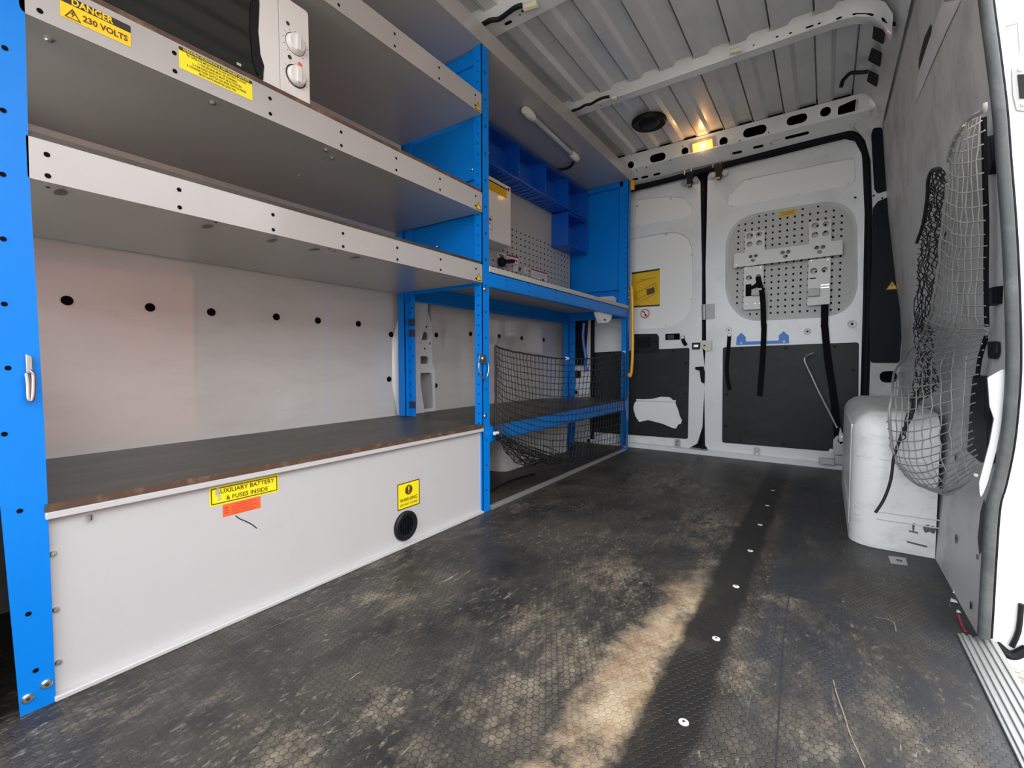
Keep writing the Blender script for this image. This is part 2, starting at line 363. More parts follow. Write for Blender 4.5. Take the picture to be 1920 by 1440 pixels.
# left wall liner with rivet caps, pressed pillar beyond the middle post
b = MB(); zs = [0, .2, .37, .6, .9, 1.0, 1.1, 1.25, 1.4, 1.55, 1.7, 1.85, 2.04]; ys = [-.45, .3, 1.0, 1.40]
def wallgrid(b, xf, ys, zs, mi=0):
    vs = [(xf(z), y, z) for y in ys for z in zs]; n = len(zs)
    b.add(vs, [(i*n+j, i*n+j+1, (i+1)*n+j+1, (i+1)*n+j) for i in range(len(ys)-1) for j in range(n-1)], mi)
wallgrid(b, xl_, [-.45, .5, 1.49], zs); wallgrid(b, xl_, [1.712, 2.3, 3.22], zs)
wallgrid(b, lambda z: xl_(z)-.10, [1.49, 1.712], zs, 2)
for yy in (1.49, 1.712): b.add([(xl_(z)-k, yy, z) for z in zs for k in (0, .10)], [(2*i, 2*i+1, 2*i+3, 2*i+2) for i in range(len(zs)-1)], 2)
for u, v in [(127, 563), (283, 576), (398, 585), (520, 594), (598, 601), (674, 607), (820, 628), (884, 626), (818, 723), (938, 630), (980, 634), (1021, 637), (735, 627), (731, 711)]:
    a, z = PX(u, v, -1.68); b.disc(fx(xl_(z)+.001), a, z, .0125, 1, .001, 14); b.lathe([(.0125, .0), (.013, .003), (.009, .004), (.008, .001)], fx(xl_(z)), a, z, 14, 1)
b.build('wall_left', ['wall', 'hole', 'bodyd'], kind='structure', label='off-white glossy liner of the left van wall with a row of black rivet holes')
# pressed pillar with slots
b = MB(); fr = fx(-1.682)
def pq(X, Y): return PX(720+X/5.145, 520+Y/5.143, -1.68)
out = [pq(300, 60), pq(415, 60), pq(425, 330), pq(465, 450), pq(470, 820), pq(495, 900), pq(500, 1330), pq(300, 1330)]
b.plate([fil(out, .012), fil([pq(325, 523), pq(432, 527), pq(432, 605), pq(325, 603)], .03, 6), fil([pq(322, 760), pq(436, 760), pq(436, 835), pq(322, 832)], .03, 6),
         fil([pq(322, 922), pq(465, 918), pq(492, 1262), pq(322, 1275)], .02, 6)], fr, .012)
for X, Y in [(360, 472), (412, 477), (353, 632), (445, 638), (396, 688)]: a, z = pq(X, Y); b.fbox(fr, a-.004, a+.004, z-.005, z+.005, 0, .0008, 1)
b.build('wall_left_pillar', ['body', 'hole'], kind='structure', label='pressed grey pillar with two slots and a tall pocket behind the middle post')
b = MB(); cp = [pq(150, 330), pq(85, 620), pq(88, 1050), pq(145, 1330)]
vs = []
prof = [(pq(165, 200), .0), (pq(150, 400), .0), (pq(84, 620), .0), (pq(84, 1050), 0), (pq(130, 1330), 0)]
for (y, z), _ in prof: vs += [(-1.69, y, z), (-1.655, y+.03, z), (-1.65, y+.06, z), (-1.66, y+.16, z)]
b.add(vs, [(i*4+j, i*4+j+1, (i+1)*4+j+1, (i+1)*4+j) for i in range(4) for j in range(3)])
b.build('wall_left_rib', ['body'], kind='structure', label='rounded grey pillar edge left of the middle rear post', ang=60)
# ceiling: lengthwise trapezoid ribs
b = MB(); pr = [(-1.62, ZC)]; x = -1.175-.156*2
while x < .10:
    pr += [(x-.001, ZC+.012), (x, ZC-.002), (x+.002, ZC-.002), (x+.002, ZC+.035), (x+.009, ZC+.035), (x+.009, ZC-.002), (x+.066, ZC-.002), (x+.084, ZC+.012)]; x += .156
pr = [p for p in pr if p[0] < .085]+[(.10, ZC), (.15, ZC-.02), (.185, ZC-.09), (.205, ZC-.2)]
n = len(pr); vs = [(p[0], y, p[1]) for y in (-.45, 3.09) for p in pr]
b.add(vs, [(i, i+1, n+i+1, n+i) for i in range(n-1)])
b.add([(-1.7, -.45, ZC+.03), (.3, -.45, ZC+.03), (.3, 3.3, ZC+.03), (-1.7, 3.3, ZC+.03)], [(0, 1, 2, 3)])
b.build('ceiling', ['ceil'], kind='structure', label='grey-white ribbed sheet metal van roof')
def beam(name, y0, y1, holes, label):
    b = MB(); sec = [(y0, ZC+.012), (y0+.012, ZC-.004), (y0+.03, ZC-.042), (y1-.045, ZC-.048), (y1-.012, ZC-.010), (y1, ZC+.012)]
    xs = [(-1.55, 0), (-.6, 0), (.0, 0), (.06, -.008), (.11, -.03), (.15, -.065), (.175, -.12)]
    vs = [(x, y, z+dz) for x, dz in xs for y, z in sec]; k = len(sec)
    b.add(vs, [(i*k+j, i*k+j+1, (i+1)*k+j+1, (i+1)*k+j) for i in range(len(xs)-1) for j in range(k-1)])
    for u, v, w, h in holes:
        q = onp(u, v, (0, y1-.07, ZC-.0475), (0, 0, 1)); f2 = lambda a, c, n=0: Vector((a, c, ZC-.048-n)); b.plate([slot(q.x, q.y, w, h)], f2, 0, 1, .0015)
    b.build(name, ['body', 'hole'], kind='structure', label=label, ang=50)
beam('trim_1', 2.285, 2.40, [(1457, 68, .012, .012), (1482, 61, .012, .012), (1518, 49, .028, .012), (1536, 43, .012, .012), (1573, 33, .02, .014), (1413, 84, .008, .008), (1127, 197, .008, .008)], 'pale roof cross beam spanning above the back of the racking')
beam('trim_2', 1.50, 1.64, [(953, 42, .035, .014), (980, 20, .012, .010), (975, 27, .008, .008)], 'roof cross beam at the top edge with a black cable')
# right cant rail with openings
b = MB(); n_ = Vector((-.62, 0, -.78)); p0 = Vector((.165, 2.5, ZC-.055)); uu = Vector((0, 1, 0)); ww = n_.cross(uu)
fr = lambda a, c, n=0: p0+uu*a+ww*c+n_*n
def pc(X, Y):
    q = onp(1560+X/5.333, Y/5.335, p0, n_)-p0; return (q.dot(uu), q.dot(ww))
for k, L in enumerate([[(430, 215), (545, 275), (522, 432), (412, 372)], [(405, 465), (508, 520), (488, 660), (368, 590)], [(378, 690), (475, 745), (455, 862), (358, 800)]]):
    b.plate([fil([pc(*q) for q in L], .008)], fr, .002, 0, .006)
b.build('trim_3', ['trimk'], kind='structure', label='three dark openings in the right roof rail beyond the cross beam')
b = MB()
for L in [[(200, 120), (290, 85), (370, 90), (420, 140), (410, 162), (340, 140), (250, 140), (205, 155)], [(490, 175), (530, 168), (640, 225), (640, 258), (600, 260), (500, 205)]]:
    q = [onp(1560+X/5.333, Y/5.335, (0, 2.31, 0), (0, 1, 0)) for X, Y in L]
    b.plate([fil([(v.x, v.z) for v in q], .008)], fy(2.31), .002, 0, 0)
b.build('trim_4', ['trimk'], kind='structure', label='two curved slots in the bent right end of the roof beam')
# rear header box
HZ0, HZ1, HY0, HY1, SY, SZ = 2.035, 1.955, 3.075, 3.115, 3.205, 1.897
hn = Vector((0, -(HZ0-HZ1), -(HY1-HY0))).normalized(); hp = Vector((0, HY1, HZ1)); hw = Vector((0, HY0-HY1, HZ0-HZ1)).normalized()
sn = Vector((0, -(HZ1-SZ), -(SY-HY1))).normalized(); sw = Vector((0, HY1-SY, HZ1-SZ)).normalized(); sp = Vector((0, SY, SZ))
frh = lambda a, c, n=0: Vector((a, 0, 0))+hp+hw*c+hn*n
frs = lambda a, c, n=0: Vector((a, 0, 0))+sp+sw*c+sn*n
def ph(u, v): q = onp(u, v, hp, hn); return (q.x, (q-hp).dot(hw))
def ps(u, v): q = onp(u, v, sp, sn); return (q.x, (q-sp).dot(sw))
hh = math.hypot(HZ0-HZ1, HY1-HY0); sh = math.hypot(HZ1-SZ, SY-HY1)
def zh(X, Y): return 1160+X/6.4, 140+Y/6.4
def zA(X, Y): return 1100+X/3, Y/3
holes = []
for (X, Y), w, h in [((470, 1020), .105, .048), ((1632, 678), .125, .050)]: a, c = ph(*zh(X, Y)); holes.append(slot(a, min(max(c, .03), .06), w, h))
for (X, Y), w, h in [((1182, 672), .10, .046)]: a, c = ph(*zA(X, Y)); holes.append(slot(a, min(max(c, .03), .06), w, h))
for X, Y, r in [(797, 940, .022), (1258, 806, .024), (150, 1110, .022)]: a, c = ph(*zh(X, Y)); holes.append(circ(a, min(max(c, .027), .062), r, 18))
a, c = ph(*zA(1343, 645)); holes.append([(a+q[1]-c+.0, c+(q[0]-a)) for q in slot(a, c, .062, .045)] if 0 else slot(a, .045, .050, .046))
qs = [ph(*zA(*p)) for p in [(1415, 600), (1530, 550), (1525, 640), (1410, 660)]]
qs = [(q[0], min(max(q[1], .012), .078)) for q in qs]; holes.append(fil(qs, .012))
b = MB(); b.plate([[(-1.62, 0), (.16, 0), (.14, hh), (-1.62, hh)]]+holes, frh, .004)
ho2 = []
for (X, Y), w, h in [((200, 1262), .045, .02), ((315, 1237), .05, .02), ((458, 1196), .05, .02), ((1420, 937), .058, .02), ((1675, 867), .058, .02), ((1890, 812), .06, .02)]:
    a, c = ps(*zh(X, Y)); ho2.append(slot(a, min(max(c, .02), sh-.02), w, h))
for (X, Y), w in [((1068, 798), .055), ((1182, 763), .12)]: a, c = ps(*zA(X, Y)); ho2.append(slot(a, min(max(c, .02), sh-.02), w, .022))
b.plate([[(-1.62, 0), (.17, 0), (.16, sh), (-1.62, sh)]]+ho2, frs, .004)
b.box(-1.66, .25, 3.24, 3.34, 1.885, 2.10, 1); b.box(-1.66, .25, 3.085, 3.34, 2.056, 2.10, 1)
b.add([(-1.62, SY, SZ), (.17, SY, SZ), (.17, 3.25, SZ-.01), (-1.62, 3.25, SZ-.01)], [(0, 1, 2, 3)], 0)
# raised striker plate zone and the small dots
q0 = zh(665, 1085); q1 = zh(1330, 905)
xa, _ = ph(*q0); xb, _ = ph(*q1)
b.fbox(frs, xa, xb, .012, sh+.012, 0, .010, 0)
for X, Y in [(620, 1025), (335, 1115), (1453, 792), (1800, 697), (768, 857), (215, 1150)]: a, c = ph(*zh(X, Y)); b.disc(frh, a, c, .004, 1, .001)
b.build('trim_5', ['body', 'hole'], kind='structure', label='pressed roof header above the rear doors with oval cut-outs', ang=30)
# rear frame on both sides of the doors
def zt(X, Y): return 1560+X/3.2727, 180+Y/3.2727
def zu(X, Y): return 1560+X/2.769, 600+Y/2.769
b = MB(); YP = 3.16; fr = fy(YP)
le = [PY(*p, YP) for p in [(1606, 175), (1600, 235), (1622, 262), (1633, 300), (1638, 450), (1634, 620), (1628, 800), (1626, 880)]]
ri = [(xr_(z)+.02, z) for z in [0, .3, .6, .9, 1.2, 1.5, 1.8, 2.0]]; 
pl_ = [PY(*p, YP) for p in [(1660, 150), (1612, 150)]]
ov = [fil([PY(*zu(*p), YP) for p in [(245, 268), (335, 262), (342, 325), (250, 325)]], .03), fil([PY(*zu(*p), YP) for p in [(250, 425), (305, 420), (305, 478), (250, 478)]], .015)]
b.plate([le+ri+[pl_[0]]]+ov, fr, .01)
b.add([(.215, 3.19, .3), (.36, 3.19, .3), (.36, 3.19, .9), (.215, 3.19, .9)], [(0, 1, 2, 3)], 1)
for p in [zt(365, 562), zt(308, 627), zt(230, 92), zt(255, 612)]: a, z = PY(*p, YP); b.disc(fr, a, z, .005, 1)
b.build('wall_rear_pillar', ['bodyd', 'hole'], kind='structure', label='grey pressed rear corner pillar to the right of the doors')
t = thing('pillar_trim_panel', 'upper short black plastic trim panel on the right rear pillar, tapered', 'trim panel', (.2, 3.15, 1.5), None)
b = MB(); b.plate([fil([PY(*zt(*p), YP) for p in [(240, 240), (252, 200), (300, 197), (318, 225), (365, 550), (350, 578), (278, 600), (258, 570)]], .012)], fr, .012, 0, .010); b.build('panel', ['trimk'], t)
t = thing('pillar_trim_panel', 'tall lower black trim panel with small yellow warning triangle on the right rear pillar', 'trim panel', (.27, 3.15, .6), None)
L = [zt(250, 690), zt(280, 650), zt(345, 622), zt(385, 640), zt(412, 860), zt(428, 1100), zt(430, 1400), zu(350, 222), zu(200, 222), zu(192, 0), zt(245, 1000)]
b = MB(); b.plate([fil([PY(*p, YP) for p in L], .015)], fr, .012, 0, .010)
for k in range(5): a, z = PY(*zu(232, 30+k*34), YP); b.fbox(fr, a-.012, a+.012, z-.003, z+.003, .010, .013)
b.build('panel', ['trimk'], t)
a, z = PY(*zt(367, 1163), YP); b = MB(); triangle_sign(b, fr, a, z, .055, 0, 1, .0115); b.build('warning_triangle', ['amber', 'inkb'], t, label='dull yellow triangle sticker')
# left rear corner, seen under the worktop
b = MB(); fr = fy(3.2)
def zc2(X, Y): return 1050+X/7.2, 560+Y/7.2
o = [PY(1060, 600, 3.2), PY(1107, 600, 3.2), PY(1107, 845, 3.2), PY(1060, 845, 3.2)]
b.plate([[(o[0][0], 1.9), (o[1][0], 1.9), (o[1][0], 0), (o[0][0], 0)], fil([PY(*zc2(*p), 3.2) for p in [(150, 975), (285, 975), (285, 1075), (150, 1075)]], .02), fil([PY(*zc2(*p), 3.2) for p in [(150, 1240), (240, 1240), (240, 1290), (150, 1290)]], .012)], fr, .01)
b.add([(-1.8, 3.235, 0), (-1.475, 3.235, 0), (-1.475, 3.235, 1.85), (-1.8, 3.235, 1.85)], [(0, 1, 2, 3)], 1)
q = [PY(*zc2(*p), 3.2) for p in [(155, 290), (385, 290), (345, 900), (155, 905)]]
b.plate([q], fr, .02, 1, .02)
for k in range(5): a, z = PY(*zc2(165, 690+k*45), 3.2); a2, _ = PY(*zc2(320, 690+k*45), 3.2); b.fbox(fr, a, a2, z-.006, z+.006, .02, .028, 1)
b.build('wall_rear_corner', ['body', 'black'], kind='structure', label='left rear corner pillar with black lamp housing seen under the worktop')
b = MB(); b.tube([Vector((PY(*zc2(*p), 3.16)[0], 3.16, PY(*zc2(*p), 3.16)[1])) for p in [(325, 330), (310, 500), (325, 650), (350, 800), (340, 900), (365, 980)]], .014, 8, 0, sm=5)
b.build('blue_hose', ['bin'], label='short bent blue hose in the dark left rear corner under the worktop', cat='hose')
# ------------------------------------------------------------------ right wall, door opening edge
b = MB(); zr = [0, .15, .37, .55, .7, .9, 1.05, 1.2, 1.39, 1.6, 1.85, 2.0]
wallgrid(b, xr_, [1.40, 1.55, 2.0, 2.6, 3.22], zr)
b.build('wall_right', ['bodyd'], kind='structure', label='scuffed grey-white right wall of the van behind the side door', ang=60)
b = MB(); wallgrid(b, xr_, [-.75, -.52], zr+[2.04]); b.box(.20, .26, -.75, 1.6, 1.93, 2.05)
b.build('wall_right_front', ['bodyd'], kind='structure', label='van side in front of the sliding door opening')
b = MB(); b.box(-1.8, .3, -.47, -.45, 0, .35); b.build('wall_front', ['bodyd'], kind='structure', label='unseen bulkhead towards the cab, cut low to let light in from the front')  # kept low so sky light from the open front fills the interior
b = MB(); b.box(-1.66, -1.152, .10, .12, 0, .85); b.build('wall_front_kick', ['black'], kind='structure', label='black kick panel left of the front post')
def pw(u, v, off=0.0):                                                # point on the bowed right wall
    x = .27
    for _ in range(8): y, z = PX(u, v, x); x = xr_(z)-off
    return Vector((x, y, z))
# pressed ridge and lens shaped recess on upper right wall
b = MB()
L = [pw(1767, 0, .003), pw(1745, 60, .003), pw(1722, 135, .003), pw(1715, 190, .003)]; R = [pw(1800, 0, .004), pw(1772, 60, .004), pw(1742, 130, .004), pw(1716, 191, .003)]
vs = []
for a, c in zip(L, R): mid = (a+c)/2; vs += [a+Vector((.002, 0, 0)), mid-Vector((.012, 0, 0)), c+Vector((.002, 0, 0))]
b.add(vs, [(i*3+j, i*3+j+1, (i+1)*3+j+1, (i+1)*3+j) for i in range(3) for j in range(2)])
b.build('wall_right_ridge', ['body'], kind='structure', label='slanted pressed ridge on the upper right wall', ang=60)
b = MB(); P = [pw(*p, .003) for p in [(1745, 44), (1733, 70), (1723, 110), (1722, 128), (1728, 140), (1736, 110), (1745, 75)]]; b.add(P, [tuple(range(7))]); P = [pw(*p, .003) for p in [(1767, 5), (1760, 25), (1755, 45), (1762, 32)]]; b.add(P, [(0, 1, 2, 3)])
b.build('wall_right_recess', ['trimk'], kind='structure', label='narrow dark slots beside the ridge')
# near pillar of the opening: inner flange, creases and holes
b = MB()
def fl(u, v): return pw(u, v, .002)
q = [(1845, 935), (1838, 960), (1833, 1010), (1836, 1040), (1848, 1020), (1852, 960)]
b.add([fl(*p) for p in q], [tuple(range(6))], 0)
for (u, v), r in [((1793, 1010), .009), ((1833, 1044), .005), ((1821, 1135), .007), ((1792, 857), .008)]:
    P = fl(u, v); b.add([P+Vector((-.001, r*math.cos(t*.785), 1.5*r*math.sin(t*.785))) for t in range(8)], [tuple(range(8))], 0)
b.build('wall_right_holes', ['trimk'], kind='structure', label='dark holes in the lower sliding door pillar')
b = MB(); P = [pw(*p, 0) for p in [(1842, 700), (1868, 690), (1870, 780), (1850, 860), (1842, 930)]]
b = MB(); b.plate([fil([PY(*p, 1.392) for p in [(1852, 708), (1884, 690), (1882, 770), (1868, 845), (1852, 905), (1838, 940), (1836, 905), (1856, 830), (1864, 785), (1856, 762)]], .003, 2)], fy(1.392), .006)
b.build('wall_right_flange', ['bodyd'], kind='structure', label='bright pressed flange beside the rubber seal', ang=60)
# seal of the sliding door opening (hand measured curve at y about 1.4)
SE = [(1838, -100), (1847, 0), (1860, 100), (1873, 208), (1880, 300), (1888, 400), (1894, 500), (1898, 620), (1898, 700), (1893, 775), (1885, 842), (1871, 909), (1860, 950), (1853, 1044), (1847, 1148), (1844, 1195)]
b = MB(); sp_ = [Vector((PY(u, v, 1.385)[0], 1.385, PY(u, v, 1.385)[1])) for u, v in SE]
b.tube(sp_, .0105, 14, 0, sm=4)
b.build('trim_6', ['rubber'], kind='structure', label='thick grey rubber seal along the sliding door opening', ang=70)
b = MB(); vs = []
for p in smooth(sp_, 4): vs += [(p.x+.008, 1.398, p.z), (p.x+.016, 1.400, p.z), (p.x+.017, 1.41, p.z), (p.x+.027, 1.412, p.z), (p.x+.027, 1.44, p.z), (p.x-.02, 1.42, p.z)]
k = len(vs)//6
b.add(vs, [(i*6+j, i*6+j+1, (i+1)*6+j+1, (i+1)*6+j) for i in range(k-1) for j in range(4)])
b.build('trim_7', ['body'], kind='structure', label='stepped body flange outside the rubber seal', ang=20)
b = MB(); b.tube([p+Vector((.0125, .006, 0)) for p in smooth(sp_, 4)], .0035, 6, 0); b.build('trim_8', ['rubberk'], kind='structure', label='thin dark gap beside the seal')
# ------------------------------------------------------------------ wheel arches
def arch(x0, x1, y0, y1, z1, r, name, label, lines=True):
    t = thing(name, label, 'wheel arch', ((x0+x1)/2, (y0+y1)/2, 0), None)
    b = MB(); b.box(x0-(.2 if x0 < -1 else 0), x1+(.2 if x0 > -1 else 0), y0, y1, -.2, z1); o = b.build('cover', ['archp'], t)
    bm = bmesh.new(); bm.from_mesh(o.data); bmesh.ops.bevel(bm, geom=bm.edges[:], offset=r, segments=9, profile=.5, affect='EDGES')
    org = ROOT[t.name]
    for co, no in (((x1-org.x, 0, 0), (1, 0, 0)) if x0 > -1 else ((x0-org.x, 0, 0), (-1, 0, 0)), ((0, 0, .001-org.z), (0, 0, -1))):
        bmesh.ops.bisect_plane(bm, geom=bm.verts[:]+bm.edges[:]+bm.faces[:], plane_co=co, plane_no=no, clear_outer=True)
    bm.to_mesh(o.data); bm.free(); o.data.shade_smooth(); o.data.set_sharp_from_angle(angle=math.radians(60))
    return t
M['archp'] = mat('scuffed_wheel_arch', (.74, .76, .75), .38, dirt=(.30, .26, .22), damt=.5, dscale=6, dstretch=(1, 1, 2), dlo=.5, dhi=.72)
ra = arch(.082, .299, 1.91, 2.9, .455, .075, 'wheel_arch', 'white scuffed wheel arch box behind the hanging grey net on the right')
b = MB()
for z, r in ((.10, .0022), (.125, .0022), (.30, .0015)):
    b.tube([(.081, 2.6, z), (.081, 1.99, z), (.10, 1.932, z), (.16, 1.909, z), (.34, 1.909, z)], r, 6, 0)
b.build('crease', ['bodyd'], ra)
b = MB(); b.tube([(.081, 2.6, .455-.06), (.0825, 1.99, .40), (.083, 1.985, .05)], .003, 6); b.build('edge_bead', ['archp'], ra)
la = arch(-1.655, -1.468, 2.05, 2.85, .29, .06, 'wheel_arch', 'white wheel arch under the lower shelf behind the black net')
# ------------------------------------------------------------------ rear doors (closed)
def zB(X, Y): return 1140+X/3.4286, 300+Y/3.4286
def zC(X, Y): return 1140+X/4, 580+Y/4
def zP(X, Y): return 1360+X/5.538, 360+Y/5.538
def D(L, y=YD): return [PY(u, v, y) for u, v in L]
b = MB(); b.add([(-1.7, 3.33, -.05), (.4, 3.33, -.05), (.4, 3.33, 2.0), (-1.7, 3.33, 2.0)], [(0, 1, 2, 3)])
b.build('wall_rear', ['rubberk'], kind='structure', label='dark gap behind the rear doors')
frd = fy(YD)
# right door
out = D([(1324, 640), (1323, 500), (1327, 330), (1331, 321), (1450, 294), (1583, 260), (1603, 265), (1616, 290), (1621, 400), (1618, 560), (1612, 780), (1607, 868), (1590, 872), (1450, 862), (1333, 850), (1322, 835), (1320, 700)])
win = fil(D([zB(768, 285), zB(768, 235), zB(870, 125), zB(1590, -20), zB(1592, 150), zB(800, 303)]), [.02, .03, .06, .03, .03, .015], 5)
big = D([zB(755, 560), zB(770, 470), zB(830, 390), zB(940, 343), zB(1400, 265), zB(1500, 275), zB(1575, 330), zB(1605, 420), zB(1605, 820), zB(1575, 920), zB(1500, 985), zB(1400, 1012), zB(940, 1037), zB(850, 1010), zB(778, 930), zB(753, 830)])
out = fil(out, .008, 2)
def shrink(L, s):
    cx = sum(p[0] for p in L)/len(L); cz = sum(p[1] for p in L)/len(L); w = max(p[0] for p in L)-cx; h = max(p[1] for p in L)-cz
    return [(cx+(p[0]-cx)*(1-s/w), cz+(p[1]-cz)*(1-s/h)) for p in L]
def recess(b, L, s, dep, mi=0):                                      # sloping flange around a pressed opening
    I = shrink(L, s); k = len(L)
    b.add([frd(p[0], p[1], 0) for p in L]+[frd(p[0], p[1], -dep) for p in I], [(i, (i+1) % k, k+(i+1) % k, k+i) for i in range(k)], mi)
    return I
d2 = MB(); bigs = fil(big, .2, 4)
d2.plate([out, win, bigs], frd, .035)
recess(d2, win, .004, .008); wi = recess(d2, bigs, .014, .018)
door2 = d2.build('door_2', ['body'], kind='structure', label='right rear van door, white painted steel with perforated board', ang=28)
b = MB(); b.plate([win], frd, .003, 0, -.008)
for p in [zB(800, 296), zB(1215, 220), zB(1540, 150), zB(1210, 50), zB(912, 120)]: a, z = PY(*p, YD); b.bolt(frd, a, z, .006, .004, 1, -.007)
b.build('window_blank', ['panelwin', 'metal'], door2, label='pale blanking panel in the upper window of the right door')
# perforated board
b = MB(); npeg = 0
def gridpt(i, j):                                                     # measured lattice of the perforations
    a0, z0 = PY(*zP(118, 1213), YD); return a0+i*.0405, z0+j*.0375
pb = shrink(big, .006)
b.plate([fil(pb, .2, 4)], frd, .003, 0, -.017)
a0, z0 = PY(*zP(182, 1270), YD); a1, _ = PY(*zP(1095, 1208), YD); _, z1 = PY(*zP(200, 328), YD)
stepx = (a1-a0)/12.; rows = 15; stepz = (z1-z0)/15.
cols = {}
zbar0 = PY(*zP(600, 790), YD)[1]; zbar1 = PY(*zP(600, 600), YD)[1]
for i in range(-1, 14):
    for j in range(0, 17):
        a = a0+i*stepx; z = z0+j*stepz
        cx = (a-sum(p[0] for p in pb)/len(pb)); 
        # inside the rounded outline
        ins = False; k = len(pb)
        for q in range(k):
            (x1, y1), (x2, y2) = pb[q], pb[(q+1) % k]
            if (y1 > z) != (y2 > z) and a < (x2-x1)*(z-y1)/(y2-y1)+x1: ins = not ins
        if not ins: continue
        if min(math.hypot(a-p[0], z-p[1]) for p in smooth([Vector((*p, 0)) for p in pb+[pb[0]]], 3) and [(v.x, v.y) for v in smooth([Vector((*p, 0)) for p in pb+[pb[0]]], 4)]) < .02: continue
        b.fbox(frd, a-.0052, a+.0052, z-.0058, z+.0058, -.017, -.0163, 1)
        npeg += 1
pegb = b.build('perforated_board', ['peg', 'hole'], door2, label='grey perforated tool board in the lower window of the right door')
def fplate(name, L, n, holes=(), m='rackp', par=None, dots=(), t=.003, r=.002, lab=None, slots=()):
    b = MB(); q = D([zP(*p) for p in L])
    hs = [circ(*PY(*zP(*p[:2]), YD), p[2], 14) for p in holes]
    b.plate([fil(q, r, 2)]+hs, frd, t, 0, n)
    for p in dots: a, z = PY(*zP(*p), YD); b.bolt(frd, a, z, .004, .003, 1, n)
    for p in slots: a, z = PY(*zP(*p), YD); b.fbox(frd, a-.016, a+.016, z-.003, z+.003, n, n+.0006, 2)
    return b.build(name, [m, 'metal', 'hole'], par, label=lab)
# tool rack bolted to the board
tr = thing('tool_bracket_rack', 'grey steel tool rack with horizontal bar on the perforated board of the right door', 'bracket', (-.28, 3.25, 1.0))
fplate('upright_plate', [(205, 425), (410, 400), (412, 655), (205, 655)], .016, [(255, 462, .019), (355, 447, .017), (255, 550, .017), (355, 535, .017)], par=tr)
fplate('upright_plate', [(868, 320), (1100, 290), (1100, 560), (868, 570)], .016, [(932, 355, .019), (1045, 340, .017), (930, 452, .017), (1043, 437, .017)], par=tr)
fplate('lower_plate', [(197, 785), (400, 765), (400, 1215), (190, 1228)], .018, [(250, 897, .017), (347, 885, .015)], par=tr, dots=[(225, 805), (370, 790), (228, 1168), (312, 1162), (360, 1160)])
fplate('lower_plate', [(865, 712), (1095, 685), (1085, 1165), (850, 1185)], .018, [(918, 825, .018), (1030, 812, .016)], par=tr, dots=[(893, 720), (1065, 705)], slots=[(910, 902), (908, 1010)])
fplate('bar', [(100, 655), (1215, 513), (1215, 660), (98, 797)], .040, [(272, 683, .011), (325, 675, .011), (297, 720, .011), (600, 642, .012), (658, 634, .012), (627, 682, .012), (950, 594, .012), (1015, 585, .012), (980, 635, .012)], par=tr, dots=[(125, 765)])
b = MB(); ax, az = PY(*zP(280, 1020), YD); bx_, bz_ = PY(*zP(385, 1060), YD); b.fbox(frd, ax, bx_, bz_-.01, az+.004, .018, .045); b.build('catch_block', ['peg'], tr, bev=.002); b = MB(); ax, az = PY(*zP(860, 1015), YD); bx_, bz_ = PY(*zP(980, 1085), YD); b.fbox(frd, ax, bx_, bz_, az, .018, .045)
b.build('catch_block', ['peg'], tr, bev=.002)
b = MB(); a, z = PY(*zP(645, 212), YD); b.fbox(frd, a-.047, a+.047, z-.018, z+.018, -.016, -.0145)
for k in range(3): b.fbox(frd, a-.038, a+.038, z-.009+k*.008, z-.0065+k*.008, -.0145, -.0140, 1)
b.build('yellow_sticker', ['amber', 'inkb'], door2, label='small yellow sticker at the top of the perforated board')
# dimples on the door skin
b = MB()
for p, r in [(zP(1350, 58), .022), (zP(1318, 1372), .024), (zB(777, 1094), .018), (zB(1283, 1103), .02)]:
    a, z = PY(*p, YD); b.lathe([(r, .0004), (r*.9, .003), (r*.75, .001), (.0001, .001)], frd, a, z, 20, 0); b.disc(frd, a, z, r*.28, 1, .0016)
b.build('dimple', ['body', 'hole'], door2)
def hardboard(L, rad, name, lab, par, screws, holes=()):
    b = MB(); b.plate([fil(D(L), rad, 4)]+[fil(D(h), .01, 3) for h in holes], frd, .004, 0, .005)
    for p in screws: a, z = PY(*p, YD); b.bolt(frd, a, z, .009, .005, 1, .005)
    return b.build(name, ['hard', 'black'], par, label=lab)
hardboard([zC(862, 285), zC(1882, 247), zC(1872, 1082), zC(857, 998)], .015, 'hardboard_panel', 'charcoal lower lining panel of the right door', door2,
          [zC(1003, 298), zC(1333, 290), zC(1700, 280), zC(1838, 455), zC(1828, 668), zC(890, 638), zC(885, 875), zC(993, 985), zC(1318, 1013)])
# left door
out = D([(1060, 640), (1060, 372), (1180, 350), (1303, 326), (1313, 340), (1316, 500), (1316, 640), (1322, 700), (1317, 800), (1307, 832), (1290, 841), (1180, 832), (1060, 820)])
win1 = fil(D([zA(0, 1150), zA(470, 1103), zA(550, 1112), zA(596, 1160), zA(590, 1205), zA(550, 1222), zA(0, 1330)]), .02, 4)
win2 = fil(D([zB(-120, 560), zB(150, 505), zB(370, 465), zB(450, 462), zB(515, 495), zB(545, 575), zB(547, 900), zB(520, 1005), zB(440, 1063), zB(360, 1083), zB(100, 1092), zB(-60, 1050)]), .15, 4)
d1 = MB(); d1.plate([fil(out, .012, 3), win1, win2], frd, .035); recess(d1, win1, .004, .008); recess(d1, win2, .005, .012)
door1 = d1.build('door_1', ['body'], kind='structure', label='left rear van door with white blanked windows', ang=28)
b = MB(); b.plate([win1], frd, .003, 0, -.008)
for p in [zA(473, 1115), zA(567, 1217), zA(287, 1272), zA(283, 1157)]: a, z = PY(*p, YD); b.bolt(frd, a, z, .006, .004, 1, -.007)
b.build('window_blank', ['panelwin', 'metal'], door1, label='pale upper window blank of the left door')
b = MB(); b.plate([win2], frd, .003, 0, -.012)
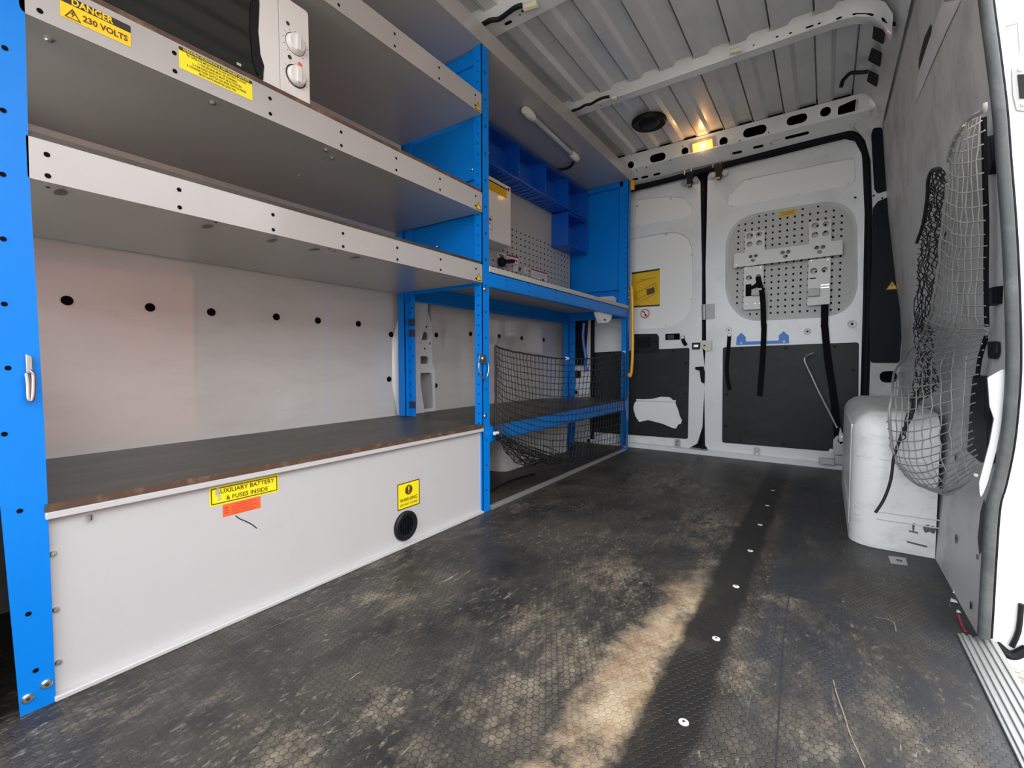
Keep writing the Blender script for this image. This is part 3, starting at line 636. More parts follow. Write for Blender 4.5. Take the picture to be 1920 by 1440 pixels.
for p in [zB(370, 476), zB(535, 608), zB(533, 892), zB(368, 1065)]: a, z = PY(*p, YD); b.bolt(frd, a, z, .007, .004, 1, -.012)
b.build('window_blank', ['panelwin', 'metal'], door1, label='large white lower window blank of the left door')
fs_ = lambda a, c, n=0: frd(a, c, n-.011)
b = MB(); q = D([zB(150, 722), zB(330, 695), zB(330, 938), zB(150, 948)]); b.plate([q], fs_, 0, 0, .0005)
b.plate([D([zB(150, 722), zB(330, 695), zB(330, 706), zB(150, 733)])], fs_, 0, 1, .001)
b.plate([D([zB(150, 938), zB(330, 928), zB(330, 938), zB(150, 948)])], fs_, 0, 1, .001)
for P0, P1 in [((170, 860), (300, 790)), ((180, 900), (310, 830)), ((170, 860), (180, 900)), ((300, 790), (310, 830)), ((200, 770), (300, 755)), ((175, 790), (240, 770)), ((210, 905), (300, 860)), ((240, 820), (260, 870)), ((280, 800), (300, 850))]:
    A = PY(*zB(*P0), YD); B = PY(*zB(*P1), YD); b.tube([fs_(*A, .0012), fs_(*B, .0012)], .0012, 4, 2)
b.plate([D([zB(245, 830), zB(295, 815), zB(297, 855), zB(247, 868)])], fs_, 0, 2, .0012)
b.build('diagram_sticker', ['amber', 'ink', 'inkb'], door1, label='yellow sticker with a line drawing of the van load space')
b = MB(); a, z = PY(*zB(235, 987), YD); b.fbox(fs_, a-.034, a+.034, z-.038, z+.038, 0, .0005, 0)
b.plate([circ(a, z, .033, 28), circ(a, z, .027, 28)], fs_, 0, 1, .001); b.plate([[(a-.021, z+.017), (a-.017, z+.021), (a+.021, z-.017), (a+.017, z-.021)]], fs_, 0, 1, .0016)
b.plate([[(a-.012, z+.018), (a-.007, z+.018), (a+.005, z-.006), (a+.0, z-.010)]], fs_, 0, 2, .0010); b.disc(fs_, a+.004, z-.014, .007, 2, .0010)
b.build('no_smoking_sticker', ['white', 'red', 'ink'], door1, label='round red and white no-match sticker under the yellow diagram')
hardboard([zC(-340, 335), zC(612, 288), zC(600, 972), zC(-320, 905)], .015, 'hardboard_panel', 'charcoal lower lining panel of the left door with a torn hole', door1,
          [zC(490, 312), zC(583, 403), zC(582, 632), zC(583, 853), zC(480, 938), zC(232, 912), zC(15, 325)],
          [[zC(190, 740), zC(200, 700), zC(230, 676), zC(340, 670), zC(395, 655), zC(465, 658), zC(505, 695), zC(530, 760), zC(540, 800), zC(556, 830), zC(548, 860), zC(530, 862), zC(510, 895), zC(480, 888), zC(410, 858), zC(300, 830), zC(235, 845), zC(205, 800)]])
b = MB(); b.plate([D([zC(560, 640), zC(160, 640), zC(160, 900), zC(560, 900)])], frd, .002, 0, .0008)
A = PY(*zC(215, 680), YD); B = PY(*zC(510, 690), YD); b.tube([frd(*A, .001), frd(*B, .001)], .009, 6, 0); b.build('inner_skin', ['panelwin'], door1, label='white inner door skin showing through the torn hole')
t = thing('door_latch_handle', 'black moulded latch handle on the left rear door', 'door handle', (-.98, 3.24, .72))
b = MB(); b.plate([fil(D([zB(160, 1120), zB(315, 1117), zB(328, 1135), zB(328, 1225), zB(310, 1238), zB(160, 1240)]), .012, 4)], frd, .012, 0, .012); b.build('bezel', ['black'], t, bev=.003)
b = MB(); b.plate([fil(D([zB(190, 1142), zB(275, 1140), zB(276, 1203), zB(192, 1205)]), .008, 3)], frd, .006, 0, .018); a, z = PY(*zB(310, 1168), YD); b.bolt(frd, a, z, .006, .003, 0, .012); b.build('paddle', ['rubberk'], t)
b = MB(); b.plate([fil(D([zB(370, 1118), zB(462, 1114), zB(462, 1155), zB(370, 1158)]), .004, 2)], frd, .003, 0, .003)
b.plate([fil(D([zB(384, 1126), zB(425, 1124), zB(425, 1150), zB(384, 1151)]), .002, 2)], frd, .003, 1, .005)
b.build('latch_cutout', ['hole', 'lipd'], door1, label='small black rectangular latch cut-out')
# hinge plates, lock and rubber between the doors
b = MB(); b.tube([(PY(1318, v, 3.275)[0], 3.275, PY(1318, v, 3.275)[1]) for v in range(325, 850, 40)], .016, 8); b.tube([(PY(1323, v, 3.27)[0]+.003, 3.27, PY(1323, v, 3.27)[1]) for v in range(325, 700, 40)], .006, 6, 0)
b.build('trim_9', ['rubberk'], kind='structure', label='black rubber seal between the two rear doors')
b = MB(); P = [(1193, 353), (1332, 317), (1457, 284), (1575, 254), (1598, 253), (1615, 266), (1624, 295), (1629, 400), (1628, 560), (1621, 780), (1617, 870)]
b.tube([Vector((PY(*p, 3.21)[0], 3.21, PY(*p, 3.21)[1])) for p in [(1100, 376)]+P], .018, 10, 0, sm=4); b.build('trim_10', ['rubberk'], kind='structure', label='black rubber seal around the rear door opening', ang=70)
b = MB(); P = [(1111, 360), (1111, 600), (1110, 720), (1110, 800), (1113, 828), (1125, 836)]
b.tube([Vector((PY(*p, 3.225)[0], 3.225, PY(*p, 3.225)[1])) for p in P], .017, 8, 0, sm=4); b.build('trim_11', ['rubberk'], kind='structure', label='black rubber seal at the left edge of the left door')
b = MB(); b.add([(-1.5, 3.20, 0), (.2, 3.20, 0), (.2, 3.20, .03), (-1.5, 3.20, .03), (-1.5, 3.28, .03), (.2, 3.28, .03)], [(0, 1, 2, 3), (3, 2, 5, 4)]); b.build('trim_12', ['body'], kind='structure', label='white sill under the rear doors')
def hinge_like(name, lab, cat, L, m, n, extra, grp=None):
    t = thing(name, lab, cat, (*[PY(*L[0], YD)[0]], 3.24, PY(*L[0], YD)[1]), grp); b = MB(); b.plate([fil(D(L), .004, 3)], frd, .004, 0, n); b.build('plate', [m], t, bev=.001)
    return t
t = hinge_like('door_hinge_plate', 'bare steel plate across the gap between the rear doors, beside the perforated board', 'hinge', [zB(600, 930), zB(685, 925), zB(688, 1018), zB(605, 1030)], 'peg', .008, 0)
b = MB(); A = PY(*zB(618, 935), YD); B = PY(*zB(620, 1028), YD); b.tube([frd(*A, .014), frd(*B, .014)], .012, 8); b.build('pin', ['alu'], t)
t = hinge_like('lock_striker', 'cream plastic striker block with keyhole on the edge of the right rear door', 'striker', [zC(700, 235), zC(780, 235), zC(780, 308), zC(735, 312), (zC(715, 290)), zC(700, 275)], 'cream', .022, 0)
b = MB(); a, z = PY(*zC(728, 273), YD); b.fbox(frd, a-.005, a+.005, z-.006, z+.006, .022, .0235); b.build('keyhole', ['black'], t); b = MB(); a, z = PY(*zC(668, 275), YD); b.fbox(frd, a-.028, a+.02, z-.022, z+.022, .002, .016); b.build('latch_box', ['black'], t)
b = MB(); a, z = PY(*zC(665, 275), YD); b.fbox(frd, a-.014, a+.014, z-.008, z+.008, .016, .022); b.build('latch_pin', ['metal'], t)
b = MB(); b.plate([fil(D([zC(655, 432), zC(720, 428), zC(722, 560), zC(700, 540), zC(690, 460), zC(658, 450)]), .008, 3)], frd, .02, 0, .012); b.build('door_check_cover', ['rubberk'], label='black rubber stop hanging in the gap between the rear doors', cat='rubber stop')
for p, s in [(zC(523, 1010), 'left'), (zC(1117, 1073), 'right')]:
    a, z = PY(*p, YD); t = thing('door_bolt_guide', 'small zinc bolt guide at the foot of the %s rear door' % s, 'bolt guide', (a, 3.24, z-.03), None)
    b = MB(); b.plate([fil([(a-.019, z-.033), (a+.019, z-.033), (a+.019, z+.036), (a-.019, z+.036)], [0, 0, .018, .018], 5)], frd, .004, 0, .008); b.build('plate', ['alu'], t)
    b = MB(); b.bolt(frd, a, z+.018, .009, .004, 0, .008); b.build('bolt', ['metal'], t); b = MB(); b.bolt(frd, a, z-.006, .009, .004, 0, .008); b.build('bolt', ['metal'], t)
for k, (X, Y) in enumerate([(860, 1290), (1205, 1205)]):
    a, z = PY(*zh(X, Y), 3.22); s = ['left', 'right'][k]
    t = thing('door_top_catch', 'black and zinc roller catch hanging from the roof header over the %s rear door' % s, 'catch', (a, 3.2, z), None)
    b = MB(); f = fy(3.205); b.plate([fil([(a-.028, z+.055), (a+.030, z+.062), (a+.022, z+.01), (a+.012, z-.035), (a-.010, z-.035), (a-.014, z+.01)], .005, 2)], f, .03, 0, .02); b.build('body', ['black'], t)
    b = MB(); b.tube([f(a-.032, z+.075, .012), f(a-.032, z+.045, .02)], .005, 6); b.build('pin', ['metal'], t); b = MB(); b.tube([f(a+.012, z+.085, .012), f(a+.012, z+.055, .02)], .005, 6); b.build('pin', ['metal'], t)
    for sx in (-.036, .036):
        b = MB(); b.lathe([(.017, .0), (.017, .008), (.008, .008), (.008, .012), (.0001, .012)], f, a+sx, z+.0, 14); b.build('roller', ['metal'], t)
    b = MB(); b.tube([f(a-.02, z-.03, .02), f(a+.012, z-.03, .02)], .006, 6); b.build('axle', ['metal'], t)
# straps, rod, bracket
def strap(name, L, w, n, label, extra=None):
    t = thing(name, label, 'strap', (*[PY(*L[0], YD)[0]], 3.2, PY(*L[0], YD)[1]), None)
    pts = [frd(*PY(*p, YD), q) for p, q in zip(L, n)]
    b = MB(); b.ribbon(pts, (1, 0, .0), w, .0025); b.build('webbing', ['strap'], t); return t
t = strap('buckle_strap', [zP(345, 890), zP(362, 960), zP(390, 1060), zP(398, 1200), zP(400, 1400), zC(1172, 120), zC(1166, 300), zC(1155, 450), zC(1140, 650)], .030, [.03, .035, .045, .03, .012, .012, .02, .02, .02], 'long black strap from the left bracket plate down over the blue bracket')
b = MB(); b.ribbon([frd(*PY(*zP(362, 945), YD), .045), frd(*PY(*zP(320, 985), YD), .05), frd(*PY(*zP(270, 1010), YD), .04)], (.3, 0, 1), .022, .003); b.ribbon([frd(*PY(*zP(245, 962), YD), .015), frd(*PY(*zP(245, 1085), YD), .015)], (1, 0, 0), .033, .012, sm=0); b.build('buckle_tail', ['strap'], t)
t = strap('buckle_strap', [zP(1036, 885), zP(1034, 1000), zP(1032, 1200), zP(1030, 1400), zC(1625, 130), zC(1650, 380), zC(1690, 640), zC(1712, 850), zC(1735, 1040)], .036, [.016, .016, .016, .014, .014, .02, .02, .03, .03], 'wide black strap with metal buckle from the right bracket plate to the floor corner')
b = MB(); a, z = PY(*zP(1034, 982), YD); b.fbox(frd, a-.020, a+.020, z-.011, z-.005, .018, .024); b.fbox(frd, a-.020, a+.020, z+.004, z+.010, .018, .024); b.build('buckle', ['metal'], t)
t = strap('buckle_strap', [zC(912, 190), zC(905, 300), zC(893, 430), zC(900, 520), zC(915, 603)], .022, [.01, .015, .015, .02, .018], 'short narrow black strap hanging beside the blue bracket, from a white rivet')
b = MB(); a, z = PY(*zC(913, 193), YD); b.bolt(frd, a, z, .011, .006, 0, .012); b.build('rivet', ['white'], t)
t = strap('buckle_strap', [zC(560, 200), zC(570, 240), zC(590, 270)], .024, [.01, .014, .014], 'tiny black strap stub with white rivet on the left rear door')
b = MB(); a, z = PY(*zC(562, 212), YD); b.bolt(frd, a, z, .011, .006, 0, .016); b.build('rivet', ['white'], t)
b = MB(); b.tube([frd(*PY(*zC(*p), YD), q) for p, q in [((1545, 328), .08), ((1500, 345), .07), ((1480, 362), .06), ((1480, 395), .06), ((1515, 470), .055), ((1570, 590), .05), ((1640, 730), .04), ((1700, 850), .03), ((1718, 885), .03)]], .0055, 8, 0, sm=4)
b.build('prop_rod', ['alu'], label='bent grey metal rod leaning across the lower right rear door', cat='rod')
b = MB(); b.plate([fil(D([zB(825, 1190), zB(828, 1140), zB(858, 1110), zB(885, 1137), zB(885, 1167), zB(1098, 1161), zB(1098, 1128), zB(1130, 1100), zB(1163, 1130), zB(1163, 1178)]), .004, 2)], frd, .004, 0, .006)
t = thing('tool_holder_bracket', 'bright blue steel bracket with two hooked ends on the right rear door', 'bracket', (-.45, 3.24, .7)); b.build('bracket', ['tape'], t)
for p in [zB(857, 1178), zB(1132, 1168)]:
    b = MB(); a, z = PY(*p, YD); b.bolt(frd, a, z, .007, .004, 0, .006); b.build('rivet', ['white'], t)
# hinge assembly at the floor corner
def zR(X, Y): return 1480+X/8, 720+Y/8
t = thing('corner_hinge', 'zinc door hinge arm with bolt at the floor beside the wheel arch', 'hinge', (.06, 3.2, .02)); f = fy(3.22)
b = MB(); b.plate([[PY(*zR(*p), 3.2) for p in [(650, 1050), (660, 830), (720, 760), (760, 900), (840, 860), (860, 1050)]]], fy(3.2), .02, 0, .02); b.plate([[PY(*zR(*p), 3.2) for p in [(760, 640), (850, 860), (720, 860)]]], fy(3.2), .01, 0, .02); b.build('arm', ['alu'], t)
b = MB(); a, z = PY(*zR(797, 800), 3.2); b.lathe([(.020, .02), (.020, .03), (.008, .03), (.008, .04), (.0001, .04)], fy(3.2), a, z, 16); b.build('bolt', ['metal'], t)
b = MB(); a, z = PY(*zR(628, 990), 3.2); b.lathe([(.012, .02), (.012, .03), (.0001, .03)], fy(3.2), a, z, 12); b.build('bolt', ['metal'], t)
b = MB(); A = PY(*zR(445, 1100), 3.17); B = PY(*zR(680, 1225), 3.17); b.fbox(fy(3.17), A[0], B[0], B[1]+.005, A[1], 0, .02); A = PY(*zR(680, 1070), 3.17); B = PY(*zR(840, 1230), 3.17); b.fbox(fy(3.17), A[0], B[0]+.02, B[1]+.005, A[1], -.01, .005); b.build('foot', ['alu'], t, bev=.002)
# ------------------------------------------------------------------ lamp in the header, vent disc, tube lamps
a, c = ph(*zh(1010, 855)); t = thing('interior_lamp', 'lit orange interior lamp in the rear roof header', 'lamp', frh(a, c, 0))
b = MB(); b.plate([fil([(a-.072, c-.034), (a+.076, c-.034), (a+.072, c+.038), (a-.074, c+.036)], .010, 4)], frh, .010, 0, .006); b.build('housing', ['peg'], t, bev=.002)
b = MB(); b.plate([fil([(a-.058, c-.026), (a+.060, c-.026), (a+.058, c+.028), (a-.060, c+.026)], .005, 3)], frh, .006, 0, .012); b.build('lens', ['lens'], t, bev=.003, label='glowing orange lens')
b = MB(); b.lathe([(.0001, .018), (.009, .017), (.011, .012)], frh, a, c, 16); b.build('bulb_glow', ['bulb'], t, label='brightest spot of the lamp')
lp = bpy.data.objects.new('lamp_light', bpy.data.lights.new('lamp_light', 'POINT')); C.objects.link(lp); lp.location = frh(a, c, .03); lp.data.energy = .22; lp.data.color = (1, .55, .2); lp.data.shadow_soft_size = .02
vx, vy = PZ(1217, 231, 2.02); b = MB(); fv = fz(2.03, -1)
b.lathe([(.098, -.005), (.1, .008), (.09, .020), (.06, .012), (.05, .024), (.018, .028), (.0001, .028)], fv, vx, vy, 40); t = thing('roof_vent', 'round black vent cap on the ribbed ceiling', 'vent', (vx, vy, 2.03)); b.build('cap', ['black'], t, ang=50)
b = MB(); b.tube([fv(vx+.02, vy-.075, .02), fv(vx+.02, vy-.085, .03)], .006, 6); b.build('knob', ['black'], t)
def tube_lamp(p0, p1, r, lab, cable=None, grp=None):
    p0, p1 = Vector(p0), Vector(p1); t = thing('tube_lamp', lab, 'lamp', p0, grp); d = (p1-p0).normalized()
    b = MB(); b.tube([p0, p1], r, 12); b.build('tube', ['tube'], t, label='clear plastic tube, unlit')
    for q, s in ((p0, 1), (p1, -1)):
        b = MB(); b.tube([q-d*s*.035, q-d*s*.012, q+d*s*.02, q+d*s*.05], lambda tt: r*(1.25+.5*math.sin(tt*3.1)), 12); b.build('end_cap', ['white'], t, label='white plastic end cap')
    return t
zt_ = 1.85
A = PZ(990, 212, zt_); B = PZ(1078, 294, zt_)
t = tube_lamp((*A, zt_), (*B, zt_), .014, 'clear tube lamp with white ends under the top shelf above the bins')
b = MB(); P = [(1079, 297), (1072, 310), (1062, 316), (1045, 318)]; b.tube([Vector((*PZ(*p, 1.855), 1.855)) for p in P], .008, 8, sm=4); b.build('cable', ['black'], t)
# cables and clips on the beams
def on_beam(u, v, y): x, z = PY(u, v, y); return Vector((x, y, z))
def bcable(P, y, r, lab, clip):
    zz = ZC-.055; b = MB(); t = thing('lamp_cable', lab, 'cable', (*PZ(*P[0], zz), zz))
    b.tube([Vector((*PZ(*p, zz), zz)) for p in P], r, 8, sm=4); b.build('cable', ['black'], t)
    q = PZ(*clip[0], zz); q2 = PZ(*clip[1], zz); A = Vector((*q, zz)); B = Vector((*q2, zz)); b = MB(); b.tube([A, B], clip[2], 8); b.build('connector', ['cream'], t, label='cream white connector block', bev=.003)
bcable([(905, 46), (920, 38), (935, 36), (950, 26), (965, 15), (979, 10)], 1.6, .009, 'black cable with white connector on the roof beam nearest the viewer', ((982, 15), (1008, 6), .016))
bcable([(1072, 208), (1085, 204), (1098, 197), (1108, 195), (1120, 188), (1132, 183), (1143, 181)], 2.3, .007, 'black cable with white connector at the left end of the rear roof beam', ((1146, 184), (1157, 182), .013))
zz = ZC-.06; A = Vector((*PZ(1368, 98, zz), zz)); B = Vector((*PZ(1390, 92, zz), zz)); b = MB(); b.tube([A, B], .013, 8); b.build('beam_connector', ['cream'], label='white connector clip in the middle of the rear roof beam', cat='connector')
b = MB(); b.tube([onp(*p, (0, 2.8, 0), (0, 1, 0)) for p in [(1628, 134), (1612, 136), (1595, 137), (1585, 146), (1580, 152), (1577, 163)]], .009, 8, sm=4); b.build('hanging_cable', ['black'], label='black cable with plug poking out of the right roof rail', cat='cable')
# ------------------------------------------------------------------ racking
XR, XB = -1.145, -1.60
Y0, Y1, Y2 = .185, 1.45, 3.09
rack = thing('blue_racking_frame', 'bright blue steel racking frame along the left wall, bolted to the floor', 'racking', (-1.37, 1.6, 0))
fR = fx(XR)
def post(y0, y1, z0, z1, x, side, flip=0, holes=True, par=rack, lean=0):
    b = MB(); t = .003; sx = -1 if not flip else 1; X2 = x-sx*0
    b.box(x-t, x, y0, y1, z0, z1); b.box(x-.040, x, *((y0, y0+t) if side < 0 else (y1-t, y1)), z0, z1)
    if flip: pass
    if holes:
        z = z0+.09
        while z < z1-.03:
            b.disc(fx(x), (y0+y1)/2, z, .0042, 1, .0007, 8)
            z += .105
        z = z0+.05
        while z < z1-.02:
            if side < 0: b.disc(fy(y0), x-.020, z, .0035, 1, .0007, 6); 
            z += .04
    return b.build('post', ['blue', 'hole'], par)
# front post with its wide face
b = MB(); fp = [(.142, 0), (.187, 0), (.190, .5), (.187, .95), (.193, 1.3), (.193, 1.87), (.125, 1.87), (.128, .9), (.132, .4)]
b.plate([fp], fR, .003)
for u, v in [(9, 90), (6, 207), (5, 327), (6, 448), (8, 570), (15, 690), (8, 814), (37, 958), (53, 1151), (67, 1257)]: y, z = PX(u, v, XR); b.disc(fR, y, z, .0042, 1, .0007, 12)
b.build('post', ['blue', 'hole'], rack)
post(Y1, Y1+.045, 0, 1.87, XR, -1); post(Y2-.02, Y2+.028, 0, 1.87, XR, -1)
# wall side posts
def bpost(y, z0, z1):
    b = MB(); b.box(XB-.045, XB+.0, y, y+.003, z0, z1); b.box(XB-.003, XB, y, y+.05, z0, z1); b.box(XB-.045, XB-.0, y-.0, y+.003, z0, z1)
    b.box(XB, XB+.045, y+.02, y+.023, z0, z1)
    z = z0+.04
    while z < z1: b.disc(fy(y+.02), XB+.012, z, .0042, 1, .0007, 8); b.disc(fy(y+.02), XB+.03, z+.02, .0042, 1, .0007, 8) if int(z*25) % 3 == 0 else 0; z += .055
    for zz in (.42, .75, .80): 
        if y < 2: b.box(XB+.010, XB+.044, y+.015, y+.02, zz-.012, zz+.02, 2)
    b.build('post', ['blue', 'hole', 'lipd'], rack)
bpost(Y1+.0, .37, 1.87); bpost(Y2-.02, .0, .94); bpost(.15, .37, 1.87)
# end panels
b = MB(); b.box(XB, XR-.04, Y1+.018, Y1+.021, .93, 1.87); b.box(XB, XR-.01, Y1+.010, Y1+.021, 1.81, 1.868); b.box(XB, XR-.04, Y1+.008, Y1+.021, 1.36, 1.43); b.box(XB, XB+.04, Y1+.008, Y1+.02, .93, 1.87)
for x, z in [(-1.48, 1.40), (-1.40, 1.12), (-1.2, 1.4)]: b.bolt(fy(Y1+.008), x, z, .007, .006, 1)
b.build('end_panel', ['blue', 'metal'], rack, bev=.0015)
b = MB(); b.box(XB, XR-.01, Y2+.010, Y2+.013, .93, 1.103); b.box(XB, XR-.01, Y2+.010, Y2+.013, 1.132, 1.87); b.box(XB, XR-.01, Y2+.034, Y2+.036, 1.08, 1.15)
b.box(XB, XR-.01, Y2-.016, Y2+.013, 1.835, 1.868); b.box(XR-.065, XR-.005, Y2-.016, Y2+.013, .93, 1.868); b.box(XB, XB+.03, Y2-.004, Y2+.013, .93, 1.868)
b.build('end_panel', ['blue'], rack, bev=.0015)
# rails
b = MB(); b.box(XR-.003, XR, Y1+.045, Y2-.02, .932, .990); b.box(XR-.03, XR, Y1+.045, Y2-.02, .930, .933); b.box(XR-.03, XR, Y1+.045, Y2-.02, .987, .990)
for y in (1.62, 1.80, 2.05, 2.45): b.disc(fR, y, .975, .0035, 1, .0007, 8); b.disc(fR, y, .948, .0035, 1, .0007, 8)
b.build('front_rail', ['blue', 'hole'], rack)
b = MB(); b.box(XB, XB+.003, Y1+.0, Y2, .905, .985); b.box(XB, XB+.03, Y1, Y2, .915, .918); b.box(XB, XR, Y2-.03, Y2-.027, .925, .985); b.build('rear_rail', ['blue'], rack)
b = MB(); b.box(XR-.003, XR, Y1+.045, Y2-.02, .288, .352); b.box(XR-.03, XR, Y1+.045, Y2-.02, .287, .290); b.build('shelf_rail', ['blue'], rack)
for y, z in [(Y1+.012, .915), (Y1+.012, .40), (Y2+.015, .40), (Y2+.0, 1.07), (Y2+.0, 1.11)]:
    b = MB(); b.bolt(fx(XR), y, z, .009, .007, 0); b.build('bolt', ['metal'], rack)
for y, z in [(.152, .028), (.176, .040)]:
    b = MB(); b.bolt(fR, y, z, .0085, .005, 0, k=14); b.disc(fR, y, z, .003, 1, .0058, 6); b.build('bolt', ['metal', 'lipd'], rack)
# shelves of the first bay
def shelf(z0, z1, name, lab, par_mat='shelf', ya=Y0, yb=Y1, rows=True, ply=False, round_left=False):
    t = thing('metal_shelf', lab, 'shelf', ((XR+XB)/2, (ya+yb)/2, z0))
    b = MB(); lip = [(ya, z0), (yb, z0), (yb, z1), (ya, z1)]
    b.plate([fil(lip, [.012 if round_left else .003, .002, .002, .002], 4)], fR, .0018)
    y = .21
    k = 0
    while y < yb-.01:
        for zz in ((z1-.024, z1-.061) if rows else (z1-.024,)): b.disc(fR, y, zz, .0045, 1, .0006, 10)
        y += .2
    b.build('front_lip', ['shelf', 'hole'], t)
    b = MB(); b.box(XB-.06, XR-.001, ya, yb, z0, z0+.002); b.box(XB-.06, XB-.058, ya, yb, z0, z0+.03); b.build('tray', ['shelf'], t)
    b = MB(); fb = fz(z0, -1)
    for u, v in {'s1': [], 's2': [(92, 73), (399, 192), (611, 281), (622, 296), (294, 300), (481, 355), (509, 357), (561, 329)], 's3': [(90, 351), (405, 417), (617, 467), (627, 471)]}[name]:
        x, y = PZ(u, v, z0)
        if XB < x < XR: b = MB(); b.bolt(fb, x, y, .0065 if name == 's2' else .003, .005 if name == 's2' else .001, 0 if name == 's2' else 1); b.build('screw', ['metal', 'hole'], t)
    return t
s1 = shelf(1.600, 1.677, 's1', 'topmost of the three grey steel shelves over the microwave, left bay')
s2 = shelf(1.218, 1.294, 's2', 'middle grey steel shelf carrying the microwave, with yellow danger stickers', round_left=True)
s3 = shelf(.940, 1.012, 's3', 'lowest of the three upper grey steel shelves, dented underside with round marks')
for t, z in ((s1, 1.60), (s2, 1.218), (s3, .940)):
    b = MB(); triangle_sign(b, fR, 1.428, z+.020, .036, 0, 1, .0008); b.build('warning_triangle', ['yellow', 'inkb'], t, label='small yellow warning triangle sticker')
b = MB(); b.box(XB, XR-.003, Y0, Y1-.003, 1.2205, 1.3065); b.build('plywood_liner', ['plyedge'], s2, label='dark brown plywood liner edge showing over the lip')
b = MB(); b.box(XB, XR-.003, Y0, Y1-.003, .9425, 1.023); b.build('plywood_liner', ['ply'], s3, label='dark plywood liner of the shelf')
b = MB(); fb = fz(.940, -1)
M['spot'] = mat('dull_grey_spot', (.16, .155, .15), .5)
for u, v in [(117, 358), (393, 423), (515, 450), (594, 467), (671, 482)]: b = MB(); x, y = PZ(u, v, .94); b.disc(fb, x-.012, y, .022, 0, .0008, 16, .0085); b.build('marker_spot', ['spot'], s3, label='dull round grey mark under the shelf')
# stickers with lettering
b = MB(); y0, y1, z0, z1 = .236, .337, 1.241, 1.2815
b.plate([rect(y0, z0, y1, z1, .002)], fR, 0, 0, .0007); b.plate([rect(y0, z1-.0135, y1, z1, .002)], fR, 0, 1, .0010)
b.text('DANGER', fR, (y0+y1)/2-.006, z1-.0070, .0165, 0, .0014, sx=.88, bold=1.6); b.text('230 VOLTS', fR, y0+.063, z0+.0125, .0150, 2, .0012, sx=.92, bold=1.8)
fr = fR; a, c, s = y0+.0165, z0+.0115, .023
b.plate([[(a-s/2, c-s*.40), (a+s/2, c-s*.40), (a, c+s*.43)], [(a-s/2+.0032, c-s*.40+.0016), (a+s/2-.0032, c-s*.40+.0016), (a, c+s*.43-.0036)]], fR, 0, 2, .0012)
b.plate([[(a+.001, c+.006), (a-.003, c-.001), (a-.0002, c-.001), (a-.002, c-.007), (a+.0035, c+.001), (a+.0005, c+.001), (a+.003, c+.006)]], fR, 0, 2, .0012)
b.build('danger_sticker', ['yellow', 'ink', 'inkb'], s2, label='yellow and black DANGER 230 VOLTS sticker')
b = MB(); y0, y1, z0, z1 = .418, .568, 1.2445, 1.2895
b.plate([rect(y0, z0, y1, z1, .003)], fR, 0, 0, .0007); b.plate([rect(y0, z1-.0075, y1, z1, .003)], fR, 0, 1, .0010); ym = (y0+y1)/2
b.text('OPERATING MICROWAVE & 230V SOCKET OUTLETS', fR, ym, z1-.0038, .0070, 0, .0014, sx=.82)
for k, s in enumerate(['TO OPERATE MICROWAVE & 230V SOCKET OUTLETS', '1- THE ENGINE MUST BE RUNNING', '2- CAB DASH SWITCH MUST BE ACTIVATED', '3- CHANGE OVER SWITCH ON REAR SWITCH PANEL', 'MUST HAVE INVERTER SELECTED']):
    b.text(s, fR, ym, z1-.0120-k*.0069, .0064, 2, .0012, sx=.80)
b.build('instruction_sticker', ['yellowb', 'ink', 'inkb'], s2, label='yellow sticker with small print on operating the microwave and sockets')
# top shelf over both bays
ts = thing('overhead_shelf', 'long pale grey shelf running under the roof above both bays', 'shelf', ((XR+XB)/2, 1.6, 1.87))
b = MB(); b.plate([[(.10, 1.872), (3.12, 1.872), (3.12, 1.943), (.10, 1.943)]], fx(XR+.003), .002); b.build('front_lip', ['shelf'], ts)
b = MB(); b.box(-1.60, XR+.002, .10, 3.12, 1.870, 1.873); b.build('tray', ['shelf'], ts)
# storage box (bench)
bx = thing('storage_box', 'white steel box bench with dark plywood lid on the floor in the near bay', 'storage box', ((XR+XB)/2, .82, 0)); fP = fx(-1.158)
b = MB(); b.box(-1.160, -1.158, Y0, Y1, .0, .352); b.build('front_panel', ['panelw'], bx)
b = MB(); b.box(-1.168, -1.140, Y0, Y1, .338, .352); b.build('top_flange', ['panelw'], bx, bev=.002)
b = MB(); b.box(-1.168, -1.140, Y0+.0, Y1, .0, .010); b.build('bottom_flange', ['panelw'], bx, bev=.002)
b = MB(); b.box(-1.685, -1.140, Y0, Y1+.003, .3525, .366, 0); b.box(-1.1402, -1.1390, Y0, Y1+.003, .3525, .366, 1); b.build('lid', ['ply', 'plyedge'], bx, label='dark phenolic plywood lid with layered brown edge')
for z in (.27, .165, .065):
    b = MB(); b.bolt(fx(-1.158), Y0+.010, z, .0055, .005, 0); b.build('screw', ['metal'], bx)
b = MB(); b.tube([(-1.150, .246, .329), (-1.150, .246, .319)], .004, 8); b.build('screw', ['metal'], bx)
b = MB(); y0, y1, z0, z1 = .453, .613, .287, .332
b.plate([rect(y0, z0, y1, z1, .003)], fP, 0, 0, .0007); b.plate([rect(y0+.003, z0+.0035, y1-.003, z1-.0035, .002), rect(y0+.0055, z0+.006, y1-.0055, z1-.006, .001)], fP, 0, 1, .0011)
b.text('AUXILIARY BATTERY', fP, (y0+y1)/2+.001, z1-.0140, .0145, 1, .0012, sx=1.0); b.text('& FUSES INSIDE', fP, (y0+y1)/2+.004, z0+.0135, .0145, 1, .0012, sx=1.0)
b.plate([[(y0+.016, z1-.002), (y0+.022, z1-.004), (y0+.019, z1-.018), (y0+.025, z1-.024), (y0+.018, z1-.026), (y0+.013, z1-.014)]], fP, 0, 2, .0016); b.plate([[(y0+.018, z0+.010), (y0+.026, z0+.014), (y0+.022, z0+.019), (y0+.017, z0+.016)]], fP, 0, 2, .0016)
